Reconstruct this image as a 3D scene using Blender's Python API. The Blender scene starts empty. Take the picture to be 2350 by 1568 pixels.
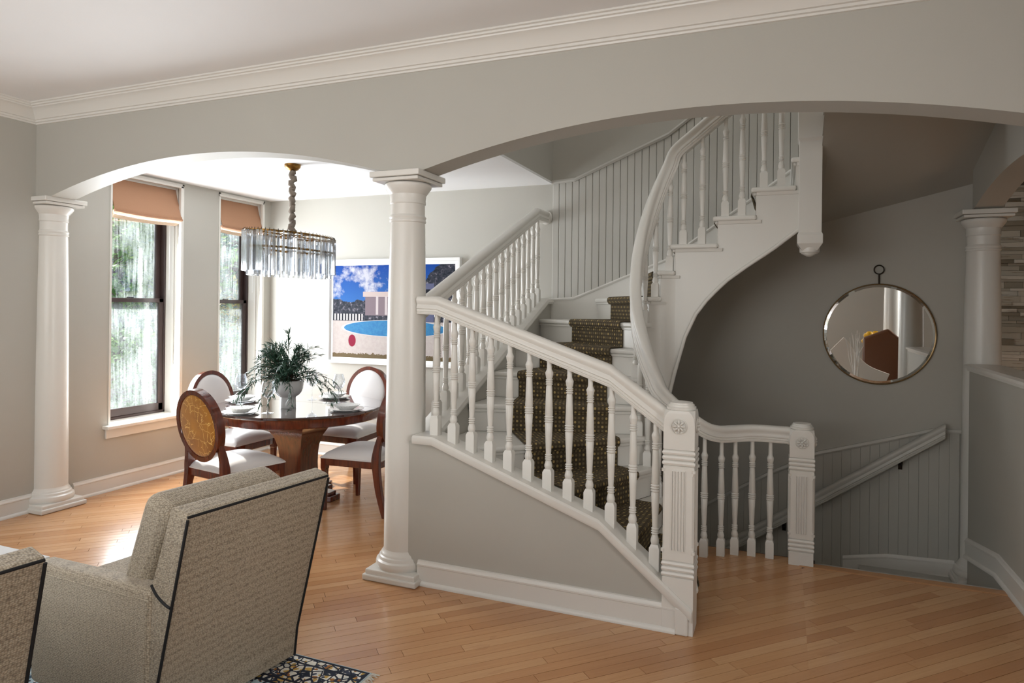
import bpy, bmesh, math, random
from mathutils import Vector, Matrix
random.seed(7)
PI = math.pi
SC = bpy.context.scene
COL = SC.collection

# ---------------------------------------------------------------- camera
CAM_T = math.radians(22.1); RHO = 0.011; FPX = 1536.0; EYE = 1.6
cr0 = Vector((math.cos(CAM_T), math.sin(CAM_T), 0)); cf = Vector((-math.sin(CAM_T), math.cos(CAM_T), 0)); cu0 = Vector((0, 0, 1))
cr = cr0*math.cos(RHO) + cu0*math.sin(RHO); cu = cu0*math.cos(RHO) - cr0*math.sin(RHO)
cam_d = bpy.data.cameras.new('camera'); cam = bpy.data.objects.new('camera', cam_d); COL.objects.link(cam)
cam.matrix_world = Matrix(((cr.x, cu.x, -cf.x, 0), (cr.y, cu.y, -cf.y, 0), (cr.z, cu.z, -cf.z, EYE), (0, 0, 0, 1)))
cam_d.sensor_width = 36; cam_d.lens = 36*FPX/2350; cam_d.shift_y = -78/2350; cam_d.clip_start = 0.05
SC.camera = cam

# ---------------------------------------------------------------- world, sun, exposure
w = bpy.data.worlds.new('world'); SC.world = w; w.use_nodes = True
nt = w.node_tree; bg = nt.nodes['Background']
sky = nt.nodes.new('ShaderNodeTexSky'); sky.sky_type = 'NISHITA'; sky.sun_disc = False
sky.sun_elevation = math.radians(45); sky.sun_rotation = math.radians(-75); sky.air_density = 1.3; sky.dust_density = 3.0
nt.links.new(sky.outputs[0], bg.inputs[0]); bg.inputs[1].default_value = 0.28
SC.view_settings.view_transform = 'Standard'; SC.view_settings.look = 'None'
SC.view_settings.gamma = 1.0; SC.view_settings.use_curve_mapping = False
SC.view_settings.exposure = 0.0

def lamp(name, kind, loc, energy, color=(1, 1, 1), aim=None, size=None, size_y=None, angle=None, portal=False, spread=None):
    d = bpy.data.lights.new(name, kind); o = bpy.data.objects.new(name, d); COL.objects.link(o)
    d.energy = energy; d.color = color; o.location = loc
    if size: d.shape = 'RECTANGLE'; d.size = size; d.size_y = size_y or size
    if angle: d.angle = angle
    if spread: d.spread = spread
    if portal: d.cycles.is_portal = True
    if aim: o.rotation_euler = (Vector(aim)).to_track_quat('-Z', 'Y').to_euler()
    return o
lamp('sun', 'SUN', (-20, 8, 20), 9.0, (1, .94, .84), aim=(1, -.26, -1.0), angle=math.radians(1.2))
# daylight for dining windows and upper hall; added fill lamps light the front room
lamp('daylight_dining_window', 'AREA', (-5.36, 4.36, 1.5), 96, (.90, .95, 1), aim=(1, 0, -.05), size=.72, size_y=1.8)
lamp('daylight_corner_window', 'AREA', (-5.36, 5.46, 1.5), 34, (.90, .95, 1), aim=(1, 0, -.05), size=.56, size_y=1.8)
lamp('front_window_fill', 'AREA', (-2.6, -2.75, 1.9), 168, (.98, .99, 1), aim=(-.1, 1, 2.0), size=3.4, size_y=2.0)  # fill at an assumed window behind the camera, tilted up for the ceiling
lamp('left_side_fill', 'AREA', (-5.2, -.9, 1.7), 66, (.97, .985, 1), aim=(1, 0, 1.0), size=1.8, size_y=1.9)  # added fill with no window behind it, tilted up to brighten the ceiling
lamp('right_side_fill', 'AREA', (3.45, .3, 1.6), 30, (1, .98, .95), aim=(-1, .3, .0), size=1.6, size_y=1.8, spread=1.5)  # added lamp without a known source, brightens the armchair backs
lamp('daylight_upper_hall', 'AREA', (-.9, 4.7, 4.70), 13, (1, .99, .96), aim=(0, 0, -1), size=1.6, size_y=1.6)

# ---------------------------------------------------------------- materials
def lin(r, g, b):
    f = lambda v: (v/255/12.92) if v/255 <= .04045 else ((v/255+.055)/1.055)**2.4
    return (f(r), f(g), f(b), 1)
class NT:
    def __init__(s, name):
        s.m = bpy.data.materials.new(name); s.m.use_nodes = True; s.t = s.m.node_tree; s.n = s.t.nodes; s.p = s.n['Principled BSDF']; s.out = s.n['Material Output']
    def new(s, t, **kw):
        n = s.n.new('ShaderNode'+t)
        for k, v in kw.items(): setattr(n, k, v)
        return n
    def link(s, a, b): s.t.links.new(a, b)
    def pos(s): return s.new('NewGeometry').outputs['Position']
    def obj(s): return s.new('TexCoord').outputs['Object']
    def mapping(s, vec, scale=(1, 1, 1), rot=(0, 0, 0), loc=(0, 0, 0)):
        m = s.new('Mapping'); m.inputs['Scale'].default_value = scale; m.inputs['Rotation'].default_value = rot; m.inputs['Location'].default_value = loc
        s.link(vec, m.inputs['Vector']); return m.outputs[0]
    def noise(s, vec, scale, detail=3, rough=.5):
        n = s.new('TexNoise'); n.inputs['Scale'].default_value = scale; n.inputs['Detail'].default_value = detail; n.inputs['Roughness'].default_value = rough
        s.link(vec, n.inputs['Vector']); return n.outputs['Fac']
    def vor(s, vec, scale, feature='F1', rand=1.0, out='Distance'):
        n = s.new('TexVoronoi'); n.feature = feature; n.inputs['Scale'].default_value = scale; n.inputs['Randomness'].default_value = rand
        s.link(vec, n.inputs['Vector']); return n.outputs[out]
    def ramp(s, fac, stops, interp='LINEAR'):
        r = s.new('ValToRGB'); r.color_ramp.interpolation = interp
        e = r.color_ramp.elements
        while len(e) < len(stops): e.new(.5)
        for el, (p, c) in zip(e, stops): el.position = p; el.color = c
        s.link(fac, r.inputs[0]); return r.outputs[0]
    def math(s, op, a, b=None, c=None, clamp=False):
        n = s.new('Math', operation=op); n.use_clamp = clamp
        for i, v in enumerate((a, b, c)):
            if v is None: continue
            if isinstance(v, (int, float)): n.inputs[i].default_value = v
            else: s.link(v, n.inputs[i])
        return n.outputs[0]
    def mix(s, fac, a, b, blend='MIX'):
        n = s.new('Mix', data_type='RGBA'); n.blend_type = blend
        for i, v in ((0, fac), (6, a), (7, b)):
            if isinstance(v, (int, float)): n.inputs[i].default_value = v
            elif isinstance(v, tuple): n.inputs[i].default_value = v
            else: s.link(v, n.inputs[i])
        return n.outputs[2]
    def bump(s, h, strength=.2, dist=.01):
        b = s.new('Bump'); b.inputs['Strength'].default_value = strength; b.inputs['Distance'].default_value = dist
        s.link(h, b.inputs['Height']); s.link(b.outputs[0], s.p.inputs['Normal'])
    def color(s, c): s.link(c, s.p.inputs['Base Color'])
    def attr(s, name): return s.new('Attribute', attribute_name=name).outputs['Fac']
    def sep(s, v):
        n = s.new('SeparateXYZ'); s.link(v, n.inputs[0]); return n.outputs
def simple(name, col, rough=.5, metal=0, coat=0, spec=.5):
    t = NT(name); t.p.inputs['Base Color'].default_value = col; t.p.inputs['Roughness'].default_value = rough; t.p.inputs['Metallic'].default_value = metal
    t.p.inputs['Coat Weight'].default_value = coat; t.p.inputs['Coat Roughness'].default_value = .08; t.p.inputs['Specular IOR Level'].default_value = spec
    return t
def painted(name, col, rough, bump=.05, scale=90):
    t = simple(name, col, rough); p = t.pos()
    n = t.noise(p, scale, 2); t.bump(n, bump, .004)
    v = t.noise(p, 1.7, 2); d = tuple(x*.94 for x in col[:3])+(1,); t.color(t.mix(v, col, d))
    return t.m
MAT = {}
MAT['wall'] = painted('greige_wall_paint', lin(184, 181, 172), .62)
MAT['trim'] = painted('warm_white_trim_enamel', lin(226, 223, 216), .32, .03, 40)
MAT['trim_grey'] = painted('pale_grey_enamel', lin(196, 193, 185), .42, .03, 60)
MAT['ceiling'] = painted('white_ceiling_paint', lin(242, 242, 242), .7)
MAT['white'] = simple('white_lacquer', lin(236, 236, 234), .3).m
MAT['black'] = simple('black_cord', lin(16, 17, 20), .7).m
MAT['iron'] = simple('dark_iron', lin(50, 42, 34), .4, .8).m
MAT['sash'] = simple('dark_bronze_sash_paint', lin(56, 42, 40), .35).m
MAT['bronze'] = simple('dark_bronze', lin(112, 88, 54), .32, 1).m
MAT['brass'] = simple('aged_brass', lin(150, 112, 58), .28, 1).m
MAT['porcelain'] = simple('glazed_porcelain', lin(232, 232, 230), .12, 0, .5).m
MAT['stoneware'] = simple('pale_grey_glazed_stoneware', lin(206, 207, 208), .15, 0, .5).m
MAT['silver'] = simple('silver_nails', lin(170, 165, 155), .3, 1).m
MAT['dark_gap'] = simple('dark_floor_joint', lin(70, 44, 28), .9).m
MAT['asphalt'] = simple('outdoor_paving', lin(120, 118, 112), .9).m

def m_floor():
    t = NT('maple_floorboards'); p = t.pos()
    q = t.mapping(p, (1, 1, 1), (0, 0, -PI/4))
    g = t.noise(t.mapping(q, (1.6, 34, 1)), 2.2, 6, .6)
    blot = t.noise(t.mapping(q, (1, 4, 1)), 3.0, 3)
    tone = t.attr('tone')
    base = t.ramp(tone, [(0, lin(186, 135, 90)), (.3, lin(199, 149, 103)), (.75, lin(206, 159, 112)), (1, lin(215, 171, 125))])
    c = t.mix(t.math('MULTIPLY', g, .55), base, lin(160, 106, 66))
    c = t.mix(t.math('MULTIPLY', t.math('GREATER_THAN', blot, .66), .16), c, lin(150, 96, 60))
    t.color(c); t.p.inputs['Roughness'].default_value = .27; t.p.inputs['Coat Weight'].default_value = .22; t.p.inputs['Coat Roughness'].default_value = .16
    t.bump(g, .04, .002); return t.m
MAT['floor'] = m_floor()
def m_cherry(name, a, b, rough=.18):
    t = NT(name); p = t.obj()
    g = t.noise(t.mapping(p, (38, 38, 3)), 1.2, 6, .6)
    t.color(t.ramp(g, [(.25, a), (.75, b)])); t.p.inputs['Roughness'].default_value = rough; t.p.inputs['Coat Weight'].default_value = .5; t.p.inputs['Coat Roughness'].default_value = .08
    return t.m
MAT['cherry'] = m_cherry('cherry_stained_wood', lin(62, 25, 15), lin(112, 48, 27))
def m_top():
    t = NT('dark_polished_tabletop'); g = t.noise(t.mapping(t.obj(), (40, 3, 3)), 1.2, 5)
    t.color(t.ramp(g, [(.3, lin(46, 24, 20)), (.8, lin(74, 38, 28))])); t.p.inputs['Roughness'].default_value = .09; t.p.inputs['Coat Weight'].default_value = 1; t.p.inputs['Coat Roughness'].default_value = .03
    return t.m
MAT['tabletop'] = m_top()
def m_gold():
    t = NT('amber_velvet_with_crackle'); p = t.obj()
    warp = t.new('Vectormath' if False else 'VectorMath', operation='MULTIPLY_ADD')
    nz = t.new('TexNoise'); nz.inputs['Scale'].default_value = 14; nz.inputs['Detail'].default_value = 3; t.link(p, nz.inputs['Vector'])
    t.link(nz.outputs['Color'], warp.inputs[0]); warp.inputs[1].default_value = (.07, .07, .07); t.link(p, warp.inputs[2])
    d = t.vor(t.mapping(warp.outputs[0], (1, .3, .8)), 22, 'DISTANCE_TO_EDGE')
    vein = t.math('MULTIPLY', t.math('LESS_THAN', d, .022), t.math('GREATER_THAN', t.noise(p, 13, 2), .43))
    base = t.ramp(t.noise(p, 6, 4), [(.3, lin(150, 92, 8)), (.7, lin(196, 132, 18))])
    t.color(t.mix(vein, base, lin(238, 196, 110))); t.p.inputs['Roughness'].default_value = .55
    t.p.inputs['Sheen Weight'].default_value = .4; t.bump(vein, .4, .002); return t.m
MAT['gold'] = m_gold()
def m_satin():
    t = simple('pearl_satin_upholstery', lin(216, 212, 210), .34); p = t.obj()
    t.bump(t.noise(p, 500, 2), .08, .001); t.p.inputs['Sheen Weight'].default_value = .3; return t.m
MAT['satin'] = m_satin()
def m_weave():
    t = NT('beige_basketweave_upholstery'); p = t.obj()
    v = t.vor(t.mapping(p, (1, 1, 1.25)), 125, 'F1', .5)
    big = t.noise(p, 3.5, 3)
    c = t.ramp(v, [(.08, lin(206, 195, 174)), (.5, lin(170, 157, 136)), (.85, lin(108, 97, 82))])
    c = t.mix(t.math('MULTIPLY', big, .2), c, lin(158, 145, 128))
    t.color(c); t.p.inputs['Roughness'].default_value = .9; t.p.inputs['Sheen Weight'].default_value = .25
    t.bump(t.math('SUBTRACT', 1.0, v), .8, .004); return t.m
MAT['weave'] = m_weave()
def m_runner():
    t = NT('brown_and_gold_dotted_carpet'); uv = t.new('TexCoord').outputs['UV']; x, y, z = t.sep(uv)
    cx = t.math('MULTIPLY', x, 38); cy = t.math('MULTIPLY', y, 34)
    sx = t.math('SINE', t.math('MULTIPLY', cx, PI*1.0)); sy = t.math('SINE', t.math('MULTIPLY', cy, PI*1.0))
    dots = t.math('MULTIPLY', t.math('ABSOLUTE', sx), t.math('ABSOLUTE', sy))
    m = t.math('GREATER_THAN', dots, .62)
    cell = t.math('FRACT', t.math('MULTIPLY', t.math('ADD', t.math('FLOOR', cx), t.math('MULTIPLY', t.math('FLOOR', cy), 2)), .3333))
    gold = t.math('MULTIPLY', m, t.math('LESS_THAN', cell, .4))
    base = t.mix(m, lin(76, 65, 47), lin(112, 98, 70))
    t.color(t.mix(gold, base, lin(176, 152, 98))); t.p.inputs['Roughness'].default_value = .95
    t.bump(dots, .8, .006); return t.m
MAT['runner'] = m_runner()
def m_linen(name, a, b):
    t = simple(name, a, .85); p = t.pos(); t.color(t.mix(t.noise(p, 260, 2), a, b)); t.bump(t.noise(p, 420, 2), .15, .002)
    tr = t.new('BsdfTranslucent'); tr.inputs[0].default_value = a; mx = t.new('MixShader'); mx.inputs[0].default_value = .10
    t.link(t.p.outputs[0], mx.inputs[1]); t.link(tr.outputs[0], mx.inputs[2]); t.link(mx.outputs[0], t.out.inputs[0]); return t.m
MAT['shade'] = m_linen('camel_linen', lin(186, 142, 112), lin(174, 130, 100))
MAT['shade_lining'] = m_linen('cream_linen_lining', lin(226, 204, 180), lin(214, 190, 166))
MAT['cord_sleeve'] = m_linen('taupe_silk_sleeve', lin(148, 136, 124), lin(122, 110, 98))
def m_pane():
    t = NT('streaked_hazy_window_glass'); p = t.pos()  # film of smears with bluish sun haze painted over the glass
    s1 = t.noise(t.mapping(p, (1, 30, 1.6)), 2.0, 4, .7)
    s2 = t.noise(p, 3.2, 3); s3 = t.noise(p, 70, 2)
    f = t.math('MULTIPLY', t.math('MULTIPLY', s1, s2), t.math('ADD', t.math('MULTIPLY', s3, .6), .6))
    f = t.math('MULTIPLY_ADD', t.math('SUBTRACT', f, .17), 1.3, .03, clamp=True)
    zz = t.sep(p)[2]; f = t.math('ADD', f, t.math('MULTIPLY', t.math('LESS_THAN', zz, 1.6), t.math('MULTIPLY', s3, .10))); f = t.math('MINIMUM', f, .45)
    tr = t.new('BsdfTransparent'); tr.inputs[0].default_value = (.97, .99, 1, 1)
    df = t.new('BsdfTranslucent'); df.inputs[0].default_value = (.82, .93, 1, 1)
    mx = t.new('MixShader'); t.link(f, mx.inputs[0]); t.link(tr.outputs[0], mx.inputs[1]); t.link(df.outputs[0], mx.inputs[2])
    gl = t.new('BsdfGlossy'); gl.inputs['Roughness'].default_value = .02; mx2 = t.new('MixShader'); mx2.inputs[0].default_value = .05
    t.link(mx.outputs[0], mx2.inputs[1]); t.link(gl.outputs[0], mx2.inputs[2]); t.link(mx2.outputs[0], t.out.inputs[0]); return t.m
MAT['pane'] = m_pane()
def m_thin_glass(name, tint, refl, rough=.02):
    t = NT(name); lw = t.new('LayerWeight'); lw.inputs[0].default_value = .35
    f = t.math('MULTIPLY_ADD', lw.outputs['Facing'], .75, refl, clamp=True)
    tr = t.new('BsdfTransparent'); tr.inputs[0].default_value = tint; gl = t.new('BsdfGlossy'); gl.inputs['Roughness'].default_value = rough; gl.inputs[0].default_value = (.95, .97, 1, 1)
    mx = t.new('MixShader'); t.link(f, mx.inputs[0]); t.link(tr.outputs[0], mx.inputs[1]); t.link(gl.outputs[0], mx.inputs[2]); t.link(mx.outputs[0], t.out.inputs[0]); return t.m
MAT['crystal'] = m_thin_glass('clear_crystal', (.76, .77, .78, 1), .20, .06)
MAT['wineglass'] = m_thin_glass('clear_wine_glass', (.96, .97, .98, 1), .02)
MAT['pic_glass'] = m_thin_glass('picture_glazing', (.98, .99, 1, 1), .0)
t = simple('silvered_mirror', (.86, .87, .86, 1), .01, 1); MAT['mirror'] = t.m
def m_leaf(name, a, b):
    t = simple(name, a, .5); n = t.noise(t.pos(), 9, 3); t.color(t.ramp(n, [(.35, a), (.65, b)]))
    tr = t.new('BsdfTranslucent'); tr.inputs[0].default_value = b; mx = t.new('MixShader'); mx.inputs[0].default_value = .3
    t.link(t.p.outputs[0], mx.inputs[1]); t.link(tr.outputs[0], mx.inputs[2]); t.link(mx.outputs[0], t.out.inputs[0]); return t.m
MAT['leaf_plant'] = simple('deep_green_narrow_leaves', lin(52, 84, 66), .4).m
MAT['stem'] = simple('brown_twig', lin(70, 52, 40), .7).m
MAT['leaf_a'] = m_leaf('garden_leaves_mid_green', lin(74, 120, 62), lin(150, 190, 110))
MAT['leaf_b'] = m_leaf('garden_leaves_blue_green', lin(60, 112, 96), lin(130, 180, 160))
MAT['leaf_c'] = m_leaf('garden_leaves_autumn', lin(170, 160, 60), lin(224, 206, 130))
MAT['bark'] = simple('grey_bark', lin(96, 84, 72), .9).m
def m_brick():
    t = NT('rose_brown_brick'); b = t.new('TexBrick'); b.inputs['Scale'].default_value = 4; b.inputs['Color1'].default_value = lin(168, 132, 122); b.inputs['Color2'].default_value = lin(150, 112, 104); b.inputs['Mortar'].default_value = lin(190, 176, 168)
    x, y, z = t.sep(t.pos()); cb = t.new('CombineXYZ'); t.link(t.math('ADD', x, y), cb.inputs[0]); t.link(z, cb.inputs[1]); t.link(cb.outputs[0], b.inputs['Vector']); t.color(b.outputs[0]); t.p.inputs['Roughness'].default_value = .9; return t.m
MAT['brick'] = m_brick()
MAT['leather'] = simple('brown_leather', lin(104, 62, 34), .4).m
MAT['linen_white'] = simple('white_linen', lin(226, 216, 204), .8).m
MAT['branch'] = simple('white_painted_twigs', lin(236, 232, 226), .6).m
MAT['yellow'] = simple('yellow_petals', lin(232, 178, 20), .5).m
MAT['coffee_top'] = simple('white_stone_top', lin(236, 238, 240), .15).m
MAT['chrome'] = simple('brushed_steel', lin(150, 152, 150), .25, 1).m
def m_zebra():
    t = simple('black_and_white_stripe', lin(30, 26, 24), .7); w_ = t.new('TexWave'); w_.inputs['Scale'].default_value = 4; w_.inputs['Distortion'].default_value = 3; t.link(t.pos(), w_.inputs['Vector'])
    t.color(t.ramp(w_.outputs['Fac'], [(.45, lin(34, 28, 26)), (.55, lin(220, 214, 204))])); return t.m
MAT['zebra'] = m_zebra()
def m_tile():
    t = NT('veined_stone_tile'); p = t.pos(); tone = t.attr('tone')
    v = t.noise(t.mapping(p, (2.5, 2.5, 26)), 2.5, 5, .65)
    base = t.ramp(tone, [(0, lin(104, 94, 78)), (.3, lin(144, 137, 124)), (.7, lin(172, 167, 156)), (1, lin(190, 186, 178))])
    c = t.mix(t.ramp(v, [(.56, (0, 0, 0, 1)), (.72, (1, 1, 1, 1))]), base, lin(104, 84, 60)); t.color(c); t.p.inputs['Roughness'].default_value = .3; return t.m
MAT['tile'] = m_tile()
MAT['grout'] = simple('dark_grout', lin(96, 90, 80), .9).m
def m_rug():
    t = NT('cream_navy_and_gold_rug_pile'); p = t.pos(); x, y, z = t.sep(p)
    dx = t.math('SUBTRACT', -1.64, x); dy = t.math('SUBTRACT', 2.47, y); d = t.math('MINIMUM', dx, dy)
    v = t.vor(p, 62, 'F1', .9, 'Color'); vd = t.vor(p, 26, 'DISTANCE_TO_EDGE')
    vx = t.sep(v)[0]
    c = t.ramp(vx, [(0, lin(226, 222, 210)), (.36, lin(206, 206, 200)), (.46, lin(196, 160, 84)), (.62, lin(160, 104, 50)), (.74, lin(60, 66, 84)), (.84, lin(232, 228, 218))], 'CONSTANT')
    c = t.mix(t.math('LESS_THAN', vd, .085), c, lin(30, 38, 54))
    field = t.mix(t.math('LESS_THAN', t.vor(p, 9), .22), lin(176, 196, 204), lin(60, 84, 104))
    c = t.mix(t.math('GREATER_THAN', d, .235), c, t.mix(t.math('GREATER_THAN', vx, .55), field, c))
    lines = None
    for a in (.012, .058, .19, .228):
        l = t.math('LESS_THAN', t.math('ABSOLUTE', t.math('SUBTRACT', d, a)), .006)
        lines = l if lines is None else t.math('MAXIMUM', lines, l)
    c = t.mix(lines, c, lin(26, 32, 46))
    c = t.mix(t.math('LESS_THAN', d, .006), c, lin(176, 192, 196))
    t.color(c); t.p.inputs['Roughness'].default_value = 1; t.bump(t.noise(p, 300, 2), .4, .004); return t.m
MAT['rug'] = m_rug()
MAT['fringe'] = simple('cream_cotton_fringe', lin(222, 218, 206), .9).m
def m_print():
    # generic poolside landscape print: sky, cloud, hillside, pale pavilion, pool and terrace
    t = NT('poolside_landscape_print'); uv = t.new('TexCoord').outputs['UV']; u, v, _ = t.sep(uv)
    n1 = t.noise(t.mapping(uv, (1.5, 1, 1), loc=(.35, .2, 0)), 4.2, 8, .62); n2 = t.noise(t.mapping(uv, (1.5, 1, 1)), 24, 4, .7)
    sky_c = t.mix(v, lin(84, 160, 226), lin(10, 78, 176))
    cl = t.math('MULTIPLY', t.ramp(n1, [(.50, (0, 0, 0, 1)), (.62, (1, 1, 1, 1))]), t.math('LESS_THAN', u, .62))
    c = t.mix(cl, sky_c, lin(226, 226, 238))
    def box(u0, u1, v0, v1): return t.math('MULTIPLY', t.math('MULTIPLY', t.math('GREATER_THAN', u, u0), t.math('LESS_THAN', u, u1)), t.math('MULTIPLY', t.math('GREATER_THAN', v, v0), t.math('LESS_THAN', v, v1)))
    hill_h = t.math('ADD', t.math('MULTIPLY_ADD', n1, .22, .52), t.math('MULTIPLY', t.math('SMOOTH_MAX', t.math('SUBTRACT', u, .62), 0, .1), 1.4))
    hill = t.math('LESS_THAN', v, hill_h)
    hc = t.ramp(n2, [(.36, lin(26, 32, 44)), (.52, lin(62, 66, 78)), (.60, lin(96, 92, 104)), (.68, lin(186, 180, 190))])
    c = t.mix(hill, c, hc)
    c = t.mix(box(.28, .60, .46, .70), c, lin(150, 132, 140)); c = t.mix(box(.26, .64, .66, .715), c, lin(226, 206, 200))
    for k in range(4): c = t.mix(box(.37+k*.075, .39+k*.075, .47, .67), c, lin(228, 214, 214))
    c = t.mix(box(.74, .84, .40, .80), c, lin(112, 116, 150)); c = t.mix(box(.77, .81, .56, .74), c, lin(28, 30, 44))
    terr = t.math('LESS_THAN', v, .40); tc = t.mix(n2, lin(206, 190, 184), lin(236, 226, 220)); c = t.mix(terr, c, tc)
    bal = t.math('GREATER_THAN', t.math('SINE', t.math('MULTIPLY', u, 240)), .1)
    c = t.mix(box(0, .26, .405, .475), c, t.mix(bal, lin(232, 226, 224), lin(34, 34, 46)))
    eu = t.math('DIVIDE', t.math('SUBTRACT', u, .52), .42); ev = t.math('DIVIDE', t.math('SUBTRACT', v, .325), .085)
    e = t.math('ADD', t.math('MULTIPLY', eu, eu), t.math('MULTIPLY', ev, ev))
    pw = t.mix(n2, lin(26, 98, 176), lin(92, 180, 222))
    c = t.mix(t.math('LESS_THAN', e, 1.12), c, lin(232, 232, 236)); c = t.mix(t.math('LESS_THAN', e, 1.0), c, pw)
    bu = t.math('DIVIDE', t.math('SUBTRACT', u, .17), .032); bv = t.math('DIVIDE', t.math('SUBTRACT', v, .185), .065)
    c = t.mix(t.math('LESS_THAN', t.math('ADD', t.math('MULTIPLY', bu, bu), t.math('MULTIPLY', bv, bv)), 1), c, lin(160, 24, 62))
    gr = t.math('LESS_THAN', v, t.math('MULTIPLY_ADD', n2, .09, .0)); c = t.mix(gr, c, t.mix(n1, lin(130, 92, 62), lin(120, 118, 84)))
    t.color(t.mix(.42, c, (0, 0, 0, 1))); t.p.inputs['Roughness'].default_value = .5; t.p.inputs['Specular IOR Level'].default_value = .1; return t.m
MAT['print'] = m_print()

# ---------------------------------------------------------------- mesh helpers
class MB:
    def __init__(s): s.v = []; s.f = []; s.uv = {}; s.mi = []
    def add(s, vs, fs):
        o = len(s.v); s.v += [tuple(x) for x in vs]; s.f += [tuple(i+o for i in f) for f in fs]; return s
    def box(s, x0, x1, y0, y1, z0, z1):
        return s.add([(x0, y0, z0), (x1, y0, z0), (x1, y1, z0), (x0, y1, z0), (x0, y0, z1), (x1, y0, z1), (x1, y1, z1), (x0, y1, z1)],
                     [(0, 3, 2, 1), (4, 5, 6, 7), (0, 1, 5, 4), (1, 2, 6, 5), (2, 3, 7, 6), (3, 0, 4, 7)])
    def prism(s, pts, axis, a, b):
        # pts: 2D outline; axis 'x': (y,z), 'y': (x,z), 'z': (x,y)
        f = {'x': lambda p, t: (t, p[0], p[1]), 'y': lambda p, t: (p[0], t, p[1]), 'z': lambda p, t: (p[0], p[1], t)}[axis]
        n = len(pts); vs = [f(p, a) for p in pts] + [f(p, b) for p in pts]
        fs = [tuple(range(n)), tuple(range(2*n-1, n-1, -1))] + [(i, (i+1) % n, n+(i+1) % n, n+i) for i in range(n)]
        return s.add(vs, fs)
    def strip_prism(s, top, bot, axis, a, b):
        # ruled band between two equal-length 2D chains (non-convex safe)
        f = {'x': lambda p, t: (t, p[0], p[1]), 'y': lambda p, t: (p[0], t, p[1])}[axis]
        n = len(top); vs = [f(p, a) for p in top]+[f(p, a) for p in bot]+[f(p, b) for p in top]+[f(p, b) for p in bot]; fs = []
        for i in range(n-1):
            fs += [(i, i+1, n+i+1, n+i), (2*n+i, 3*n+i, 3*n+i+1, 2*n+i+1), (i, 2*n+i, 2*n+i+1, i+1), (n+i, n+i+1, 3*n+i+1, 3*n+i)]
        fs += [(0, n, 3*n, 2*n), (n-1, 3*n-1, 4*n-1, 2*n-1)]
        return s.add(vs, fs)
    def lathe(s, prof, n=24, c=(0, 0, 0), sx=1, sy=1, cap=True, a0=0, a1=2*PI):
        full = abs(a1-a0-2*PI) < 1e-6; m = n if full else n+1; vs = []
        for r, z in prof:
            for i in range(m):
                a = a0+(a1-a0)*i/n; vs.append((c[0]+r*sx*math.cos(a), c[1]+r*sy*math.sin(a), c[2]+z))
        fs = []; R = len(prof)
        for j in range(R-1):
            for i in range(n):
                i2 = (i+1) % m; fs.append((j*m+i, j*m+i2, (j+1)*m+i2, (j+1)*m+i))
        if cap and full: fs += [tuple(range(m-1, -1, -1)), tuple((R-1)*m+i for i in range(m))]
        return s.add(vs, fs)
    def sweep(s, path, prof, plumb=True, cap=True, closed=False, upfix=None):
        P = [Vector(p) for p in path]; n = len(P); m = len(prof); vs = []
        for i in range(n):
            a = P[i]-P[i-1] if (i > 0 or closed) else P[1]-P[0]; b = P[(i+1) % n]-P[i] if (i < n-1 or closed) else P[-1]-P[-2]
            a.normalize(); b.normalize(); t = (a+b).normalized()
            if upfix is not None:
                u_ = Vector(upfix); sd = t.cross(u_).normalized(); up = sd.cross(t).normalized(); k = 1/max(.35, t.dot(b)); 
            else:
                h = Vector((t.x, t.y, 0))
                sd = Vector((t.y, -t.x, 0)).normalized() if h.length > 1e-6 else Vector((1, 0, 0))
                ah = Vector((a.x, a.y)); bh = Vector((b.x, b.y)); k = 1
                if ah.length > 1e-6 and bh.length > 1e-6: k = 1/max(.35, Vector((t.x, t.y)).normalized().dot(bh.normalized()))
                up = Vector((0, 0, 1))/max(.4, math.hypot(t.x, t.y)) if plumb else sd.cross(t)
            for q in prof: vs.append(P[i]+sd*(q[0]*k)+up*q[1])
        fs = []
        for i in range(n if closed else n-1):
            i2 = (i+1) % n
            for j in range(m): fs.append((i*m+j, i*m+(j+1) % m, i2*m+(j+1) % m, i2*m+j))
        if cap and not closed: fs += [tuple(range(m-1, -1, -1)), tuple((n-1)*m+j for j in range(m))]
        return s.add(vs, fs)
    def tube(s, path, r, n=8, cap=True):
        P = [Vector(p) for p in path]; N = len(P); rs = r if isinstance(r, (list, tuple)) else [r]*N; vs = []; ref = None
        for i in range(N):
            t = (P[min(i+1, N-1)]-P[max(i-1, 0)]).normalized()
            if ref is None: ref = Vector((0, 0, 1)) if abs(t.z) < .9 else Vector((1, 0, 0))
            sd = t.cross(ref).normalized(); up = sd.cross(t).normalized(); ref = up
            for j in range(n):
                a = 2*PI*j/n; vs.append(P[i]+(sd*math.cos(a)+up*math.sin(a))*rs[i])
        fs = [(i*n+j, i*n+(j+1) % n, (i+1)*n+(j+1) % n, (i+1)*n+j) for i in range(N-1) for j in range(n)]
        if cap: fs += [tuple(range(n-1, -1, -1)), tuple((N-1)*n+j for j in range(n))]
        return s.add(vs, fs)
    def xf(s, M):
        s.v = [tuple(M @ Vector(p)) for p in s.v]; return s
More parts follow.
